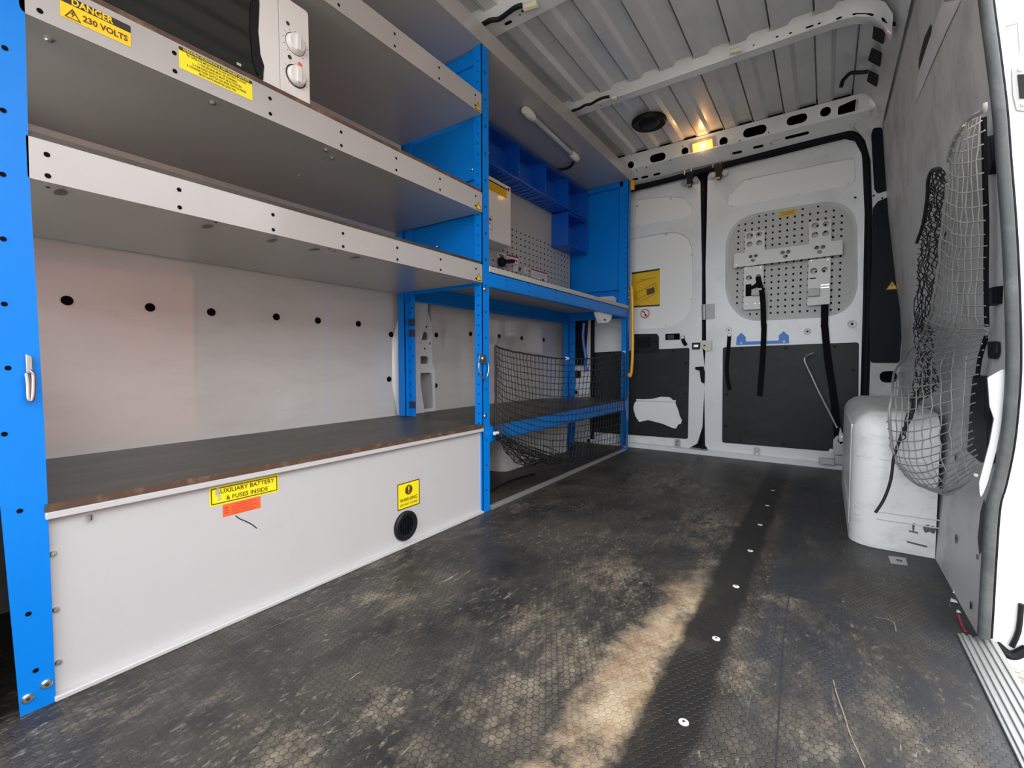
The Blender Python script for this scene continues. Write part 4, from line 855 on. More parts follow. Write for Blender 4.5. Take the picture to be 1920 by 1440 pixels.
b.build('battery_sticker', ['yellowb', 'inkb', 'peg'], bx, label='yellow AUXILIARY BATTERY & FUSES INSIDE sticker, scuffed at its left end')
b = MB(); b.plate([rect(.480, .2560, .567, .2855)], fP, 0, 0, .0005)
for k in range(5): b.fbox(fP, .500+(.008 if k == 0 else 0), .556-(k % 2)*.008, .2800-k*.0052, .2812-k*.0052, .0005, .0009, 1)
for k in range(3): b.fbox(fP, .484, .492, .276-k*.006, .278-k*.006, .0005, .0009, 1)
b.build('orange_sticker', ['orange', 'red'], bx, label='small orange-red sticker with fine print')
b = MB(); y0, y1, z0, z1 = 1.008, 1.108, .126, .215; ym = 1.058
b.plate([rect(y0, z0, y1, z1)], fP, 0, 0, .0006); b.plate([rect(y0, z0, y1, z1), rect(y0+.0035, z0+.0035, y1-.0035, z1-.0035)], fP, 0, 1, .0010)
b.disc(fP, ym, z1-.028, .0165, 1, .0010, 24); b.fbox(fP, ym-.0022, ym+.0022, z1-.030, z1-.016, .0010, .0016, 0); b.disc(fP, ym, z1-.036, .0026, 0, .0016, 8)
b.text('WARNING', fP, ym, z0+.030, .0165, 1, .0010, sx=.98); b.text('DO NOT COVER', fP, ym, z0+.014, .0105, 1, .0010, sx=.98)
b.build('warning_sticker', ['yellowb', 'inkb'], bx, label='yellow WARNING DO NOT COVER sticker with exclamation mark')
for i, P in enumerate([[(.508, .252), (.518, .241), (.527, .235), (.545, .220), (.556, .207)], [(.37, .178), (.40, .182), (.415, .19)], [(1.02, .20), (1.04, .205)]][:1]):
    b = MB(); b.tube([fP(*p, .0004) for p in P], .0013, 5); b.build('scratch', ['lipd'], bx, label='grey scratch below the orange sticker')
vt = [(.043, 0), (.050, .002), (.050, .008), (.044, .013), (.031, .010), (.029, .004), (.029, -.001)]
b = MB(); b.lathe(vt, fP, 1.040, .069, 32); b.disc(fP, 1.040, .069, .03, 0, .0008, 24); b.build('air_vent', ['black'], bx, label='round black air vent with upright louvres', ang=50)
vent = [o for o in bx.children if o.name.startswith('air_vent')][0]
b = MB()
for k in range(5):
    y = 1.020+k*.010; h = math.sqrt(max(.028**2-(y-1.040)**2, 0)); b.fbox(fP, y-.0018, y+.0018, .069-h, .069+h, .001, .010)
b.build('louvre', ['rubberk'], vent)
# D-ring tie downs
def dring(y, z, lab):
    t = thing('tie_down_ring', lab, 'tie-down ring', (XR, y, z)); b = MB(); f = fR
    b.plate([fil([(y-.030, z-.010), (y+.026, z-.010), (y+.018, z+.028), (y-.018, z+.028)], .010, 4)], f, .003, 0, .007); b.bolt(f, y, z+.010, .008, .005, 0, .007); b.build('bracket', ['metal'], t, bev=.001)
    b = MB(); b.tube([f(y-.030, z-.008, .010), f(y-.032, z-.030, .012), f(y-.018, z-.062, .013), f(y, z-.074, .013), f(y+.018, z-.062, .013), f(y+.032, z-.030, .012), f(y+.030, z-.008, .010)], .0030, 8, 0, sm=4); b.build('ring', ['metal'], t, ang=70)
dring(Y1-.006, .625, 'steel tie-down ring on the middle blue post')
t = thing('tie_down_ring', 'steel tie-down ring seen edge-on at the near blue post', 'tie-down ring', (XR, .19, .6))
b = MB(); P = [PX(*p, XR+.004) for p in [(47, 664), (60, 668), (62, 700), (49, 705)]]; b.plate([P], fx(XR+.004), .006, 0, .004); b.build('bracket', ['alu'], t, bev=.0015)
b = MB(); b.tube([fx(XR+.012)(*PX(*p, XR+.012)) for p in [(54, 695), (62, 702), (63, 720), (62, 740), (58, 752), (54, 745), (53, 720), (50, 700)]], .0035, 8, sm=4); b.build('ring', ['metal'], t, ang=70)
# ------------------------------------------------------------------ microwave
XM = -1.17; fM = fx(XM); mw = thing('microwave_oven', 'white microwave oven with black glass door and two dials on the middle shelf', 'microwave', (-1.33, .5, 1.30))
ya, yb, za, zb = .255, .733, 1.307, 1.560
b = MB(); b.box(-1.56, XM-.006, ya, yb, za, zb); b.build('case', ['white'], mw, bev=.006)
b = MB(); b.plate([rect(.652, za, yb, zb, .010)], fM, .010); b.build('control_panel', ['white'], mw, bev=.002)
b = MB(); dl = rect(ya, za, .650, zb, .008)
hd = [(.610, za+.012), (.612, za+.05), (.603, za+.075), (.600, .5*(za+zb)), (.606, zb-.045), (.60, zb-.03), (.30, zb-.03), (.290, zb-.06), (.288, za+.04), (.30, za+.012)]
b.plate([dl, fil(hd, .008)], fM, .012); b.build('door', ['white'], mw, bev=.0015, label='white door frame with wavy handle edge'); dr = [o for o in mw.children if o.name.startswith('door')][0]
b = MB(); b.plate([fil(hd, .008)], fM, .004, 0, -.004); b.plate([fil([(.598, za+.016), (.612, za+.05), (.603, za+.085), (.598, .5*(za+zb)), (.603, zb-.05), (.585, zb-.06), (.580, .5*(za+zb)), (.585, za+.05)], .006)], fM, .003, 1, -.0005); b.build('glass', ['glassk', 'black'], dr, label='black glass window')
b = MB(); b.fbox(fM, .548, .558, za+.022, za+.028, -.0038, -.0034); b.build('badge', ['peg'], dr)
for yc, zc, ring in [(.694, 1.455, 0), (.694, 1.373, 1)]:
    b = MB()
    if ring: b.lathe([(.0255, .0003), (.0285, .001), (.0255, .002)], fM, yc, zc, 32, 1)
    b.lathe([(.0245, 0), (.0235, .010), (.0205, .013), (.0001, .013)], fM, yc, zc, 32, 0); b.plate([fil([(yc-.005, zc-.020), (yc+.005, zc-.020), (yc+.005, zc+.020), (yc-.005, zc+.020)], .004)], fM, .008, 0, .020)
    k = 0
    for k in range(11): t_ = math.radians(-50+k*28); b.fbox(fM, yc+.0325*math.cos(t_)-.001, yc+.0325*math.cos(t_)+.001, zc+.0325*math.sin(t_)-.001, zc+.0325*math.sin(t_)+.001, 0, .0004, 1 if not ring else 2)
    b.plate([circ(yc, zc, .0275, 32), circ(yc, zc, .0262, 32)], fM, 0, 1, .0005)
    b.build('dial', ['white', 'lipd', 'orange'], mw, label='%s white dial' % ('lower' if ring else 'upper'), ang=40)
for y, z, r, m in ((.678, 1.414, .0055, 'lipd'), (.706, 1.409, .0065, 'orange'), (.675, 1.497, .005, 'lipd')): b = MB(); b.disc(fM, y, z, r, 0, .0005, 16); b.build('power_mark', [m], mw)
# ------------------------------------------------------------------ worktop, pegboard, electrics in the second bay
wt = thing('worktop', 'grey metal-faced worktop over the blue rail in the far bay', 'worktop', (-1.37, 2.27, .99))
b = MB(); b.box(XB, XR+.002, Y1+.046, Y2-.001, .9905, 1.014); b.build('board', ['peg'], wt, bev=.002)
b = MB(); b.box(XB+.004, XR-.004, Y1+.046, Y2-.03, .984, .989); b.build('underside', ['peg'], wt)
for y in (1.55, 1.85, 2.13, 2.44, 2.75, 3.02):
    b = MB(); b.bolt(fz(1.014), XR-.008, y, .005, .003, 0); b.build('screw', ['metal'], wt)
b = MB(); XPB = -1.57; fPB = fx(XPB); b.plate([[(Y1+.05, 1.014), (3.03, 1.014), (3.03, 1.87), (Y1+.05, 1.87)]], fPB, .003)
for i in range(30):
    for j in range(0, 11):
        y = 1.66+i*.0475; z = 1.055+j*.036
        if y > 3.0 or (y < 2.1 and z > 1.22): continue
        if j > 7 and y < 2.1: continue
        b.disc(fPB, y, z, .0062, 1, .0008, 6)
b.build('wall_pegboard', ['peg', 'hole'], label='grey perforated steel board on the wall above the worktop', cat='pegboard')
t = thing('fuse_box', 'white inverter box with yellow label hanging beside the middle post over the worktop', 'electrical box', (-1.5, 1.85, 1.26))
b = MB(); b.box(-1.565, -1.45, 1.62, 2.093, 1.257, 1.58); b.build('case', ['white'], t, bev=.004)
fF = fx(-1.45); b = MB(); b.plate([[(1.70, 1.508), (2.055, 1.508), (2.055, 1.560), (1.70, 1.560)]], fF, 0, 0, .0008); b.plate([[(1.70, 1.552), (2.055, 1.552), (2.055, 1.560), (1.70, 1.560)]], fF, 0, 1, .0011)
for k in range(5): b.fbox(fF, 1.72, 2.04, 1.543-k*.008, 1.5445-k*.008, .0008, .0012, 2)
b.build('yellow_label', ['yellow', 'ink', 'inkb'], t, label='yellow label with lines of print')
b = MB(); b.plate([rect(1.79, 1.305, 1.925, 1.378, .008), rect(1.795, 1.31, 1.92, 1.373, .006)], fF, 0, 2, .0008); b.fbox(fF, 1.80, 1.915, 1.352, 1.366, 0, .0008, 0); b.fbox(fF, 1.81, 1.905, 1.335, 1.340, 0, .0008, 1); b.build('red_label', ['red', 'lipd', 'peg'], t, label='small label with a red stripe')
b = MB(); b.bolt(fF, 2.068, 1.560, .008, .004); b.build('screw', ['lipd'], t)
def zW(X, Y): return 900+X/6.4, 400+Y/6.4
def wl(L): return [PX(*zW(*p), XPB) for p in L]
b = MB(); b.plate([wl([(205, 470), (295, 487), (295, 540), (205, 522)])], fPB, 0, 0, .0012)
for p in ((222, 490), (230, 508)): q = PX(*zW(*p), XPB); b.fbox(fPB, q[0], q[0]+.05, q[1]-.003, q[1]+.003, .0012, .0016, 1)
b.build('switch_label', ['white', 'lipd'], label='small plain white label over the black switch on the perforated board', cat='label')
b = MB(); b.plate([wl([(313, 485), (458, 520), (452, 610), (328, 580)])], fPB, 0, 0, .0012); b.plate([wl([(313, 485), (458, 520), (456, 545), (318, 508)])], fPB, 0, 1, .0016); q = PX(*zW(370, 545), XPB)
b.fbox(fPB, q[0], q[0]+.07, q[1]-.008, q[1]+.001, .0012, .0016, 1); b.disc(fPB, *PX(*zW(345, 545), XPB), .010, 2, .0016, 12)
b.build('warning_label', ['white', 'red', 'peg'], label='white label with dark red heading right of the black switch', cat='label')
b = MB(); b.plate([wl([(612, 662), (803, 718), (800, 818), (622, 765)])], fPB, 0, 0, .0012); b.plate([wl([(612, 662), (803, 718), (803, 735), (614, 678)])], fPB, 0, 1, .0016)
for k in range(4): q = PX(*zW(640, 705+k*12), XPB); b.fbox(fPB, q[0], q[0]+.15, q[1]-.002, q[1]+.001, .0012, .0016, 2)
b.disc(fPB, *PX(*zW(752, 800), XPB), .010, 3, .0018, 12); b.build('warning_label', ['white', 'red', 'peg', 'hole'], label='wide white label with red heading low on the perforated board', cat='label')
b = MB(); b.plate([wl([(528, 645), (580, 658), (578, 725), (535, 715)])], fPB, 0, 0, .0012); A = PX(*zW(565, 670), XPB); B = PX(*zW(552, 712), XPB); b.tube([fPB(*A, .0015), fPB(*B, .0015)], .003, 4, 1); b.build('hazard_label', ['white', 'red'], label='tiny square label with a red symbol between the two red-headed labels', cat='label')
b = MB(); b.plate([wl([(403, 635), (450, 648), (448, 708), (405, 700)])], fPB, .03, 0, .02); q = PX(*zW(428, 672), XPB); b.fbox(fPB, q[0], q[0]+.02, q[1]-.012, q[1]+.012, .02, .022, 1); b.build('socket', ['white', 'lipd'], label='small white socket on the perforated board below the black switch', cat='socket')
t = thing('isolator_switch', 'black isolator switch with protruding key on a grey plate above the worktop', 'switch', (XPB, 1.8, 1.1))
b = MB(); A = PX(*zW(200, 560), XPB); B = PX(*zW(325, 650), XPB); b.fbox(fPB, A[0], B[0], B[1], A[1], 0, .012); b.build('plate', ['peg'], t)
b = MB(); q = PX(*zW(225, 590), XPB); b.lathe([(.027, .01), (.027, .03), (.02, .04), (.0001, .04)], fPB, q[0], q[1], 20); A = PX(*zW(318, 588), XPB); b.tube([fPB(*q, .04), fPB(*A, .05)], .012, 8); b.build('knob', ['black'], t)
# blue bins under the top shelf
def bin_(y0, y1, z0, z1, xf, lab, grp, ribs=True):
    t = thing('parts_bin', lab, 'storage bin', ((XPB+xf)/2, (y0+y1)/2, z0), grp); w = .003
    b = MB(); xb = XPB+.002
    b.box(xb, xf, y0, y0+w, z0, z1); b.box(xb, xf, y1-w, y1, z0, z1); b.box(xb, xf, y0, y1, z0, z0+w); b.box(xb, xb+w, y0, y1, z0, z1); b.box(xb, xf-.03, y0, y1, z1-w, z1)
    b.box(xf-.004, xf, y0, y1, z1-.012, z1); b.box(xf-.003, xf, y0, y1, z0, z0+.012); b.box(xb, xb+.05, y0+.01, y1-.01, z0+.02, z1-.05)
    b.build('shell', ['bin'], t, bev=.001)
    if ribs:
        b = MB(); n = 6
        for k in range(n): y = y0+.025+k*(y1-y0-.04)/n; b.box(xb+.01, xf-.012, y, y+.022, z0-.008, z0)
        b.build('base_rib', ['bin'], t)
    b = MB(); b.bolt(fx(xb+.051), (y0+y1)/2-.03, (z0+z1)/2+.0, .004, .003); b.build('screw', ['metal'], t)
names = ['nearest to the white inverter box', 'second from the middle post', 'third from the middle post', 'fourth from the middle post', 'farthest, touching the blue end panel']
ye = [1.57, 1.865, 2.16, 2.455, 2.75, 3.045]
for k in range(5): bin_(ye[k], ye[k+1]-.001, 1.635, 1.848, -1.44, 'blue open-front plastic bin in the upper row, %s' % names[k], 'blue bins in the upper row')
bin_(2.752, 3.045, 1.405, 1.626, -1.44, 'single blue plastic bin hanging below the upper row of bins', None, False)
# lower shelf of the second bay
ls = thing('lower_shelf', 'dark plywood shelf on blue rail behind the black net', 'shelf', (-1.37, 2.3, .352))
b = MB(); b.plate([[(-1.69, 1.455), (XR-.003, 1.455), (XR-.003, 3.06), (-1.45, 3.06), (-1.64, 2.7), (-1.69, 2.2)]], fz(.366), .0135); b.build('board', ['ply'], ls)
b = MB(); b.box(XR-.025, XR+.006, 1.50, Y2-.03, .0, .006); b.tube([(XR+.0, 1.50, .009), (XR+.0, Y2-.03, .009)], .006, 8); b.tube([(XR-.02, 1.50, .007), (XR-.02, Y2-.03, .007)], .004, 8)
t = thing('floor_edge_strip', 'aluminium edging strip on the floor under the black net', 'edging strip', (XR, 2.3, 0)); b.build('strip', ['alu'], t)
for y in (1.75, 2.1, 2.45, 2.8):
    b = MB(); b.bolt(fz(.006), XR-.010, y, .005, .003); b.build('screw', ['metal'], t)
b = MB(); b.tube([(-1.28, 1.6, .008), (-1.32, 1.9, .01), (-1.30, 2.1, .008)], .006, 6, sm=4); b.build('loose_cord', ['black'], label='dark cord lying on the floor under the lower shelf', cat='cord')
# white plastic pieces and yellow handle
t = thing('sink_spout', 'white plastic hook hanging under the far end of the worktop', 'hook', (-1.2, 2.9, .9)); b = MB()
L = [PX(*p, -1.16) for p in [(1121, 584), (1148, 590), (1146, 598), (1141, 604), (1129, 606)]]; b.plate([fil(L, .006, 3)], fx(-1.16), .03); q = PX(1134, 600, -1.16); b.fbox(fx(-1.16), q[0]-.02, q[0]+.02, q[1]-.004, q[1]+.006, 0, .001, 1); b.build('body', ['white', 'lipd'], t, bev=.003)
b = MB(); b.plate([fil([PX(*p, -1.22) for p in [(1123, 557), (1150, 555), (1156, 560), (1155, 567), (1128, 563)]], .004, 2)], fx(-1.22), .06); b.build('white_pad', ['white'], label='small white pad lying on the far end of the worktop', cat='pad', bev=.003)
b = MB(); yh = 3.115; b.tube([(PY(*p, yh)[0], yh-.0, PY(*p, yh)[1]) for p in [(1183, 536), (1185, 550), (1186, 600), (1186, 660), (1184, 695), (1181, 706), (1180, 700)]], .011, 10, sm=5); t = thing('grab_handle', 'yellow plastic coated grab handle beside the rear blue post', 'handle', (-1.13, yh, .55)); b.build('bar', ['yellowp'], t, ang=70)
b = MB(); A = PY(1187, 349, yh); b.fbox(fy(yh), A[0]-.012, A[0]+.012, A[1]-.028, A[1]+.035, 0, .02); b.build('yellow_clip', ['yellowp'], label='small orange-yellow clip at the top of the rear blue post', cat='clip', bev=.003)
# ------------------------------------------------------------------ nets
def net(name, top, bot, nu, nv, r, mats, lab, fn, cord=.004, jit=.002, extra=None):
    T = smooth(top, 8); B = smooth(bot, 8)
    def at(L, s): 
        f = s*(len(L)-1); i = min(int(f), len(L)-2); return L[i]*(1-(f-i))+L[i+1]*(f-i)
    t = thing(name, lab, 'net', T[0])
    G = [[fn(at(T, i/nu), at(B, i/nu), j/nv, i/nu)+Vector([rnd.uniform(-jit, jit) for _ in range(3)]) for j in range(nv+1)] for i in range(nu+1)]
    b = MB()
    for i in range(nu+1): b.tube(G[i], r, 4)
    for j in range(nv+1): b.tube([G[i][j] for i in range(nu+1)], r, 4)
    b.build('mesh', mats[:1], t, ang=80)
    b = MB(); b.tube([g[0] for g in G], cord, 6); b.tube([g[-1] for g in G], cord, 6); b.tube(G[0], cord, 6); b.tube(G[-1], cord*.8, 6); b.build('edge_cord', mats[1:], t, ang=80)
    return t, G
xN = -1.128
top = [Vector((xN, *PX(*p, xN))) for p in [(929, 648), (945, 655), (990, 664), (1050, 672), (1110, 672), (1150, 666), (1171, 660)]]
bot = [Vector((xN, *PX(*p, xN))) for p in [(929, 812), (950, 836), (1000, 855), (1045, 862), (1090, 856), (1130, 847), (1170, 838)]]
def bulge(a, c, v, u): return a.lerp(c, v)+Vector((.035*math.sin(math.pi*u)*math.sin(math.pi*min(v*1.1, 1)), 0, 0))
def f1(a, c, v, u): p = a.lerp(c, v); p.x += .01*math.sin(9*u)*v; return p
n1, G1 = net('cargo_net', top, bot, 46, 16, .0019, ['net', 'net'], 'black square-mesh cargo net stretched across the far bay under the worktop', f1, .004, .0015)
b = MB()                                                                # slack pocket of spare net at the lower near corner
for k in range(9):
    u0 = rnd.uniform(.02, .34); c = 948+u0*250
    P = [(940+rnd.uniform(0, 110), 822+rnd.uniform(0, 30)), (950+rnd.uniform(0, 100), 842+rnd.uniform(0, 26)), (960+rnd.uniform(0, 95), 850+rnd.uniform(0, 20)), (985+rnd.uniform(0, 70), 860+rnd.uniform(0, 10))]
    b.tube([Vector((xN+.02+rnd.uniform(0, .03), *PX(*p, xN))) for p in P], .0018, 4, 0, sm=4)
for P in [[(946, 825), (952, 845), (968, 862), (985, 870), (1010, 864), (1040, 862)], [(933, 815), (955, 828), (985, 842), (1010, 851), (1035, 858)]]: b.tube([Vector((xN+.03, *PX(*p, xN))) for p in P], .004, 6, 0, sm=5)
T2 = smooth([Vector((xN+.012, *PX(*p, xN+.012))) for p in [(932, 814), (965, 832), (1000, 848), (1035, 858), (1064, 861)]], 4); B2 = smooth([Vector((xN+.035, *PX(*p, xN+.035))) for p in [(938, 822), (952, 850), (985, 874), (1025, 870), (1064, 863)]], 4)
for lay in (0, 1):
    G = [[T2[i].lerp(B2[i], j/6)+Vector((.05*math.sin(math.pi*j/6)*(1 if lay else -.4), rnd.uniform(-.009, .009), rnd.uniform(-.007, .007))) for j in range(7)] for i in range(len(T2))]
    for g in G: b.tube(g, .0017, 4)
    for j in range(7): b.tube([g[j] for g in G], .0017, 4)
b.build('slack_mesh', ['net'], n1, label='tangled slack net hanging in a pocket')
for p in ((930, 812), (1171, 660), (1170, 838), (1063, 672)):
    b = MB(); q = PX(*p, xN); b.tube([Vector((xN, q[0]-.012, q[1])), Vector((xN, q[0]+.012, q[1]))], .008, 8); b.build('clip', ['white'], n1)
# grey elastic net on the right, hung from the pillar strap
def zn(X, Y): return 1560+X/3.2727, 180+Y/3.2727
def zm(X, Y): return 1560+X/2.769, 600+Y/2.769
def pn(u, v, off=.045):
    p = pw(u, v, off)
    if p.y > 1.84 and p.z < .62: k = min((.62-p.z)/.12, 1); q = onp(u, v, (0, 1.84, 0), (0, 1, 0)); p = p.lerp(q, k)
    return p
top = [pn(*p) for p in [zn(930, 90), zn(860, 130), zn(800, 190), zn(760, 260), zn(725, 350), zn(690, 430), zn(700, 560)]]
rightE = [pn(*p, .024) for p in [zn(930, 95), zn(925, 400), zn(940, 800), zn(935, 1100), zn(945, 1400), zm(800, 70), zm(770, 200), zm(745, 400), zm(730, 600), zm(750, 720), zm(750, 800)]]
leftE = [pn(*p, .06) for p in [zn(800, 190), zn(725, 350), zn(700, 620), zn(670, 900), zn(640, 1150), zn(600, 1350), zm(440, 120), zm(330, 260), zm(305, 400), zm(310, 600), zm(340, 740), zm(440, 850), zm(560, 890)]]
def col(s, L): f = s*(len(L)-1); i = min(int(f), len(L)-2); return L[i]*(1-(f-i))+L[i+1]*(f-i)
R_ = smooth(rightE, 6); L_ = smooth(leftE, 6)
gn = thing('elastic_net', 'large light grey elastic net drooping over the right wheel arch from a black pillar strap', 'net', (.25, 1.45, .35))
NV, NU = 42, 10; b = MB(); G = []
for j in range(NV+1):
    s = j/NV; l = col(s, L_); r = col(s, R_); row = []
    for i in range(NU+1):
        t_ = i/NU; p = l.lerp(r, t_); sag = .018*math.sin(math.pi*t_)*(1+.5*math.sin(s*9)); p = p+Vector((rnd.uniform(-.003, .003)-.01*math.sin(math.pi*t_), rnd.uniform(-.004, .004), -sag*(.3+s))); row.append(p)
    G.append(row); b.tube(row, .0017, 5, 0)
for i in range(NU+1):
    if i in (0, NU): continue
    b.tube([G[j][i] for j in range(NV+1)], .0015, 5, 0)
for j in range(28, NV+1, 1): p = G[j][0]; b.tube([p, p+Vector((-.004, .02+rnd.uniform(0, .012), rnd.uniform(-.01, .005)))], .0018, 5)
b.build('mesh', ['netg'], gn, ang=80)
b = MB(); b.tube([pn(*p, .05) for p in [zn(935, 45), zn(930, 92), zn(860, 130), zn(800, 190), zn(745, 290), zn(712, 400)]], .0045, 6, 0, sm=4); b.tube([g[0] for g in G[6:]]+[pn(*zm(620, 880), .05), pn(*zm(700, 840), .045), pn(*zm(748, 805), .04)], .0042, 6, 0); b.build('edge_cord', ['netg'], gn, ang=80)
b = MB(); b.ribbon([pw(*zn(*p), .02) for p in [(932, 130), (935, 300), (942, 600), (948, 800), (945, 1100), (950, 1415)]], (0, 1, 0), .016, .006); b.ribbon([pw(*zm(*p), .022) for p in [(800, 90), (768, 200), (755, 300)]], (0, 1, 0), .014, .006); b.build('pillar_strap', ['strap'], gn, label='black strap the net hooks on')
def blk(name, L, off, m, lab, t_=.02):
    b = MB(); P = [pw(*p, off) for p in L]; Q = [p+Vector((t_, 0, 0)) for p in P]; k = len(P); b.add(P+Q, [tuple(range(k)), tuple(range(2*k-1, k-1, -1))]+[(i, (i+1) % k, k+(i+1) % k, k+i) for i in range(k)]); return b
b = blk('', [zn(935, 250), zn(975, 245), zn(988, 400), zn(965, 485), zn(940, 485)], .012, '', ''); b.build('strap_pad', ['trimk'], gn, label='dark green-black pad behind the strap')
b = blk('', [zn(960, 1180), zn(1005, 1168), zn(1000, 1275), zn(960, 1290)], .012, '', ''); b.build('strap_pad', ['trimk'], gn)
def zL(X, Y): return 1740+X/4.5, 620+Y/4.5
b = blk('', [zL(375, 370), zL(465, 385), zL(478, 480), zL(475, 700), zL(500, 800), zL(498, 1120), zL(430, 1110), zL(325, 1020), zL(340, 800), zL(352, 600)], .016, '', '', .012)
b.build('door_runner_cover', ['black'], label='black plastic cover on the sliding door pillar beside the net', cat='cover', bev=.004)
b = blk('', [zL(495, 90), zL(560, 90), zL(562, 180), zL(545, 240), zL(500, 235)], .012, '', '', .010); b.build('rubber_buffer', ['black'], label='small black rubber buffer above the black plastic cover', cat='buffer', bev=.004)
# bunched black net further back
bn = thing('bunched_net', 'bunched black net hanging in a dense strand behind the grey net', 'net', (.22, 1.9, .5)); b = MB()
Cc = [zn(640, 440), zn(600, 560), zn(585, 700), zn(560, 850), zn(535, 1000), zn(525, 1200), zn(510, 1400), zm(430, 60), zm(440, 200), zm(430, 350), zm(400, 460), zm(360, 640)]
C2 = [zn(655, 450), zn(700, 560), zn(680, 700), zn(680, 850), zn(660, 1000), zn(620, 1200), zn(580, 1400), zm(520, 60), zm(520, 200), zm(540, 350), zm(450, 430), zm(375, 560)]
Pa = smooth([pn(*p, .035) for p in Cc], 5); Pb = smooth([pn(*p, .05) for p in C2], 5); k = len(Pa)
for q in range(9):
    t_ = q/8; b.tube([Pa[i].lerp(Pb[i], min(max(t_+rnd.uniform(-.09, .09), 0), 1))+Vector((rnd.uniform(-.008, .008), 0, 0)) for i in range(k)], .0018, 5)
for i in range(2, k-2):
    t0 = rnd.uniform(0, .3); b.tube([Pa[i].lerp(Pb[i], -.15), Pa[i].lerp(Pb[min(i+1, k-1)], .5), Pa[min(i+2, k-1)].lerp(Pb[min(i+2, k-1)], 1.1)], .0015, 5)
b.build('mesh', ['net'], bn, ang=80)
b = MB(); b.tube([pw(*zn(*p), .04) for p in [(650, 445), (610, 460), (590, 520), (585, 620), (560, 780), (520, 900)]], .005, 6, sm=4); b.build('drawcord', ['net'], bn, ang=80); b = MB(); b.tube([pn(*zm(*p), .05) for p in [(375, 560), (345, 640), (320, 720), (305, 830), (270, 930), (225, 1000)]], .0045, 6, sm=4);  b.build('drawcord', ['net'], bn, ang=80, label='black cord dangling in front of the white wheel arch')
# ------------------------------------------------------------------ floor details
scs = [(-.185, .50), (-.185, .788), (-.186, 1.075), (-.188, 1.362), (-.188, 1.651), (-.19, 1.94), (-.192, 2.22), (-.194, 2.5)]
for k, (x, y) in enumerate(scs):
    f = fz(.0004); b = MB(); b.bolt(f, x, y, .0085, .0015, 0, k=16); b.disc(f, x, y, .0028, 1, .0021, 6)
    b.build('floor_screw', ['white', 'lipd'], label='pale round floor screw in the dark band, %s' % (['nearest the viewer, at the lower frame edge', 'second from the viewer', 'third from the viewer', 'fourth from the viewer', 'fifth from the viewer', 'sixth from the viewer', 'second farthest of the row', 'farthest of the row'][k]), cat='screw', group='pale screws along the floor band')
b = MB()
for L in [[PZ(1501, 960), PZ(1470, 1190), PZ(1455, 1440)], [PZ(1400, 1095), PZ(1663, 1162), PZ(1680, 1182)]]:
    b.ribbon([Vector((*p, .0006)) for p in L], (1, 0, 0) if L[0][1] > 1.9 else (0, 1, 0), .0022, .0004, sm=0)
b.build('floor_seam', ['lipd'], kind='structure', label='thin seams between floor sheets')
fl_ = bpy.data.objects['floor']
M['scr'] = mat('worn_scratch', (.24, .20, .13), .6, dirt=(.04, .04, .04), damt=1, dscale=60)
for P, w in (([(1562, 1275), (1570, 1305), (1584, 1345), (1592, 1372), (1604, 1400), (1622, 1440)], .0022), ([(1640, 1157), (1668, 1163), (1677, 1170), (1680, 1184)], .002), ([(1236, 1010), (1222, 1025)], .002), ([(500, 1180), (560, 1155), (600, 1142)], .0013), ([(700, 1160), (760, 1128)], .0018)):
    b = MB(); b.ribbon([Vector((*PZ(*p), .0007)) for p in P], (1, .2, 0), w, .0003, sm=3); b.build('scratch', ['scr'], fl_, label='pale worn scratch')
M['smudge'] = mat('dark_smudge', (.10, .10, .11), .6)
for L in ([(1710, 982), (1716, 980), (1714, 996), (1711, 996)], [(1703, 994), (1722, 998), (1722, 1001), (1704, 997)], [(1730, 988), (1742, 982), (1746, 996), (1734, 1000)], [(1746, 984), (1756, 990), (1752, 1002), (1744, 998)], [(1700, 1014), (1740, 1024), (1738, 1027), (1700, 1017)]):
    b = MB(); b.plate([fil([PY(*p, 1.9085) for p in L], .004, 2)], fy(1.9085), 0); b.build('smudge', ['smudge'], ra, label='dark smudge')
b = MB(); q = [PZ(*p) for p in [(1665, 1043), (1698, 1047), (1702, 1061), (1670, 1057)]]; b.plate([q], fz(.002), .002); q = PZ(1686, 1052); b.lathe([(.008, .002), (.006, .0035), (.004, .0028)], fz(0), q[0], q[1], 12, 1); b.build('floor_tag', ['alu', 'lipd'], label='small pale metal tag on the floor in front of the right wheel arch', cat='tag')
sl = thing('door_sill_plate', 'ribbed aluminium sill plate along the sliding door step', 'sill plate', (.285, .8, 0)); b = MB()
b.box(.262, .322, -.4, 1.402, .0, .0045)
for k in range(5): x = .268+k*.0115; b.box(x, x+.006, -.4, 1.402, .0045, .0075)
b.box(.322, .326, -.4, 1.402, -.05, .0045); b.build('plate', ['alu'], sl, bev=.001)
# torn liner debris at the foot of the pillar
for (u, v, q), w in zip([(1788, 1128, .008), (1790, 1112, .005), (1797, 1148, .005)], ['largest', 'farthest', 'nearest']):
    x, y = PZ(u, v); b = MB(); b.add([(x-q, y-q, .001), (x+q, y-.6*q, .001), (x+.8*q, y+2*q, .001), (x-.4*q, y+1.6*q, .003), (x, y, .006)], [(0, 1, 4), (1, 2, 4), (2, 3, 4), (3, 0, 4), (0, 1, 2, 3)])
    b.build('torn_liner_scrap', ['white'], label='%s white torn scrap at the foot of the sliding door pillar' % w, cat='scrap', group='white torn scraps by the door pillar')
b = MB(); p = [Vector((*PZ(*q), .003)) for q in [(1797, 1155), (1803, 1175), (1810, 1186)]]; b.tube(p, .0022, 6); b.build('red_scrap', ['red'], label='red torn edge beside the sill plate end', cat='debris')
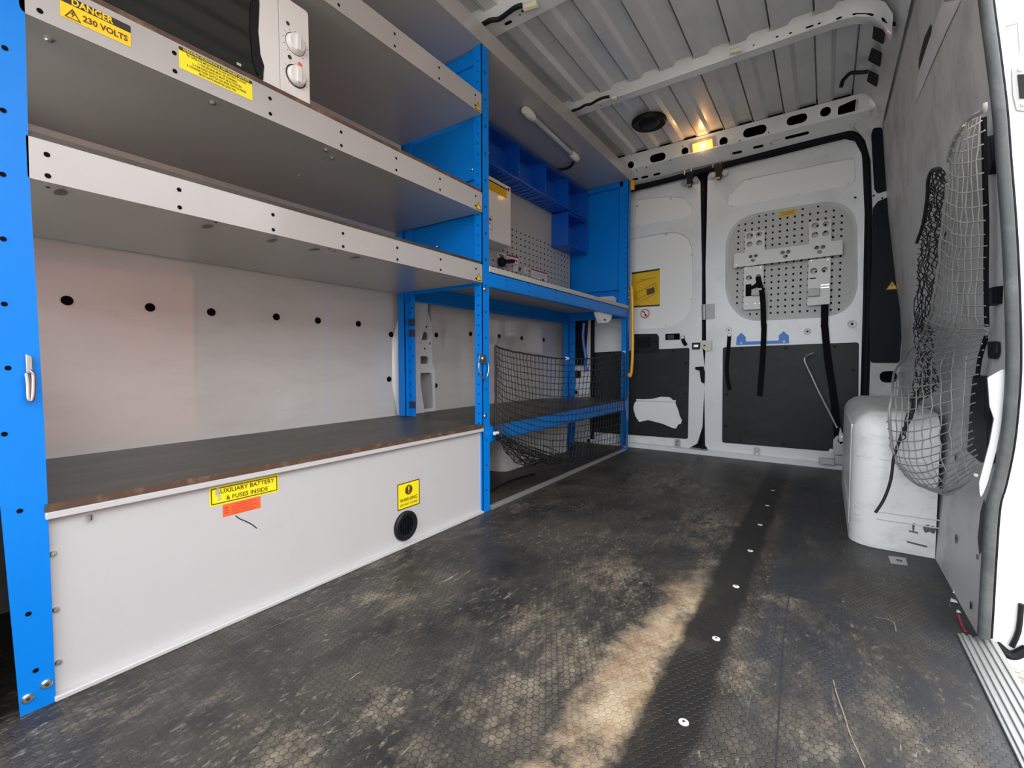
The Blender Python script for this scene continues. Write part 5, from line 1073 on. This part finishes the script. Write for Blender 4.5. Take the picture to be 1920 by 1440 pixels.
# ------------------------------------------------------------------ outside: slid-back side door, ground, unseen house added for its reflection
od = thing('sliding_side_door', 'white sliding side door slid back outside the van, seen at the right edge', 'door', (.38, 2.0, 0))
b = MB(); zz_ = [-.075, .15, .37, .55, .7, .9, 1.05, 1.2, 1.39, 1.6, 1.85, 2.0]; YF = 1.47
A = [(xr_(z)+.030, z) for z in zz_]; B = [(xr_(z)+.085, z) for z in reversed(zz_)]; P = A+B; k = len(P)
b.add([(x, y, z) for y in (YF, 2.7) for x, z in P], [(i, (i+1) % k, k+(i+1) % k, k+i) for i in range(k)]); b.plate([P], fy(YF), 0); b.build('panel', ['whitep'], od, ang=40)
fo = fy(YF); b = MB(); b.plate([fil([PY(*p, YF) for p in [(1896, 130), (1903, 124), (1935, 120), (1935, 212), (1905, 208), (1898, 180)]], .004, 3)], fo, .004, 0, .005); b.build('hinge_bracket', ['peg'], od)
b = MB(); b.plate([[PY(*p, YF) for p in [(1906, 143), (1935, 141), (1935, 186), (1910, 187)]]], fo, .003, 0, .007); b.build('bracket_recess', ['black'], od)
for q in ((1912, 132), (1918, 197)): b = MB(); x, z = PY(*q, YF); b.bolt(fo, x, z, .005, .004, 0, .005); b.build('screw', ['white'], od)
b = MB(); b.tube([fo(*PY(*p, YF), .001) for p in [(1886, 50), (1908, 44), (1912, 100)]], .0012, 5); b.build('panel_line', ['peg'], od)
b = MB(); b.tube([fo(*PY(*p, YF), .006) for p in [(1866, 1206), (1885, 1222), (1900, 1226), (1925, 1214)]], .010, 8, sm=4); b.tube([fo(*PY(*p, YF), .006) for p in [(1913, 1130), (1908, 1180), (1895, 1210)]], .005, 6, sm=3); b.build('lower_rubber', ['black'], od)
b = MB(); b.add([(-30, -30, -.55), (30, -30, -.55), (30, 30, -.55), (-30, 30, -.55)], [(0, 1, 2, 3)]); b.build('ground', ['gravel'], label='pale gravel outside the van', kind='structure')

M['brickwall'] = mat('reflection_house_brick', (.34, .12, .09), .9, dirt=(.22, .09, .07), damt=1, dscale=1.2)
hs = thing('reflection_house', 'unseen red brick house added outside to give a pinkish reflection in the left wall liner', 'house', (6.3, 2, -.55))  # unseen house added to tint the reflection on the left liner
b = MB(); b.box(6.0, 7.0, -6, 12, -.55, 2.9); b.build('wall', ['brickwall'], hs)
b = MB(); b.box(5.95, 6.0, -.6, 1.1, -.55, 2.0); b.build('reflection_door', ['brick'], hs, label='pale garage door')  # pale door added for the beige part of that reflection
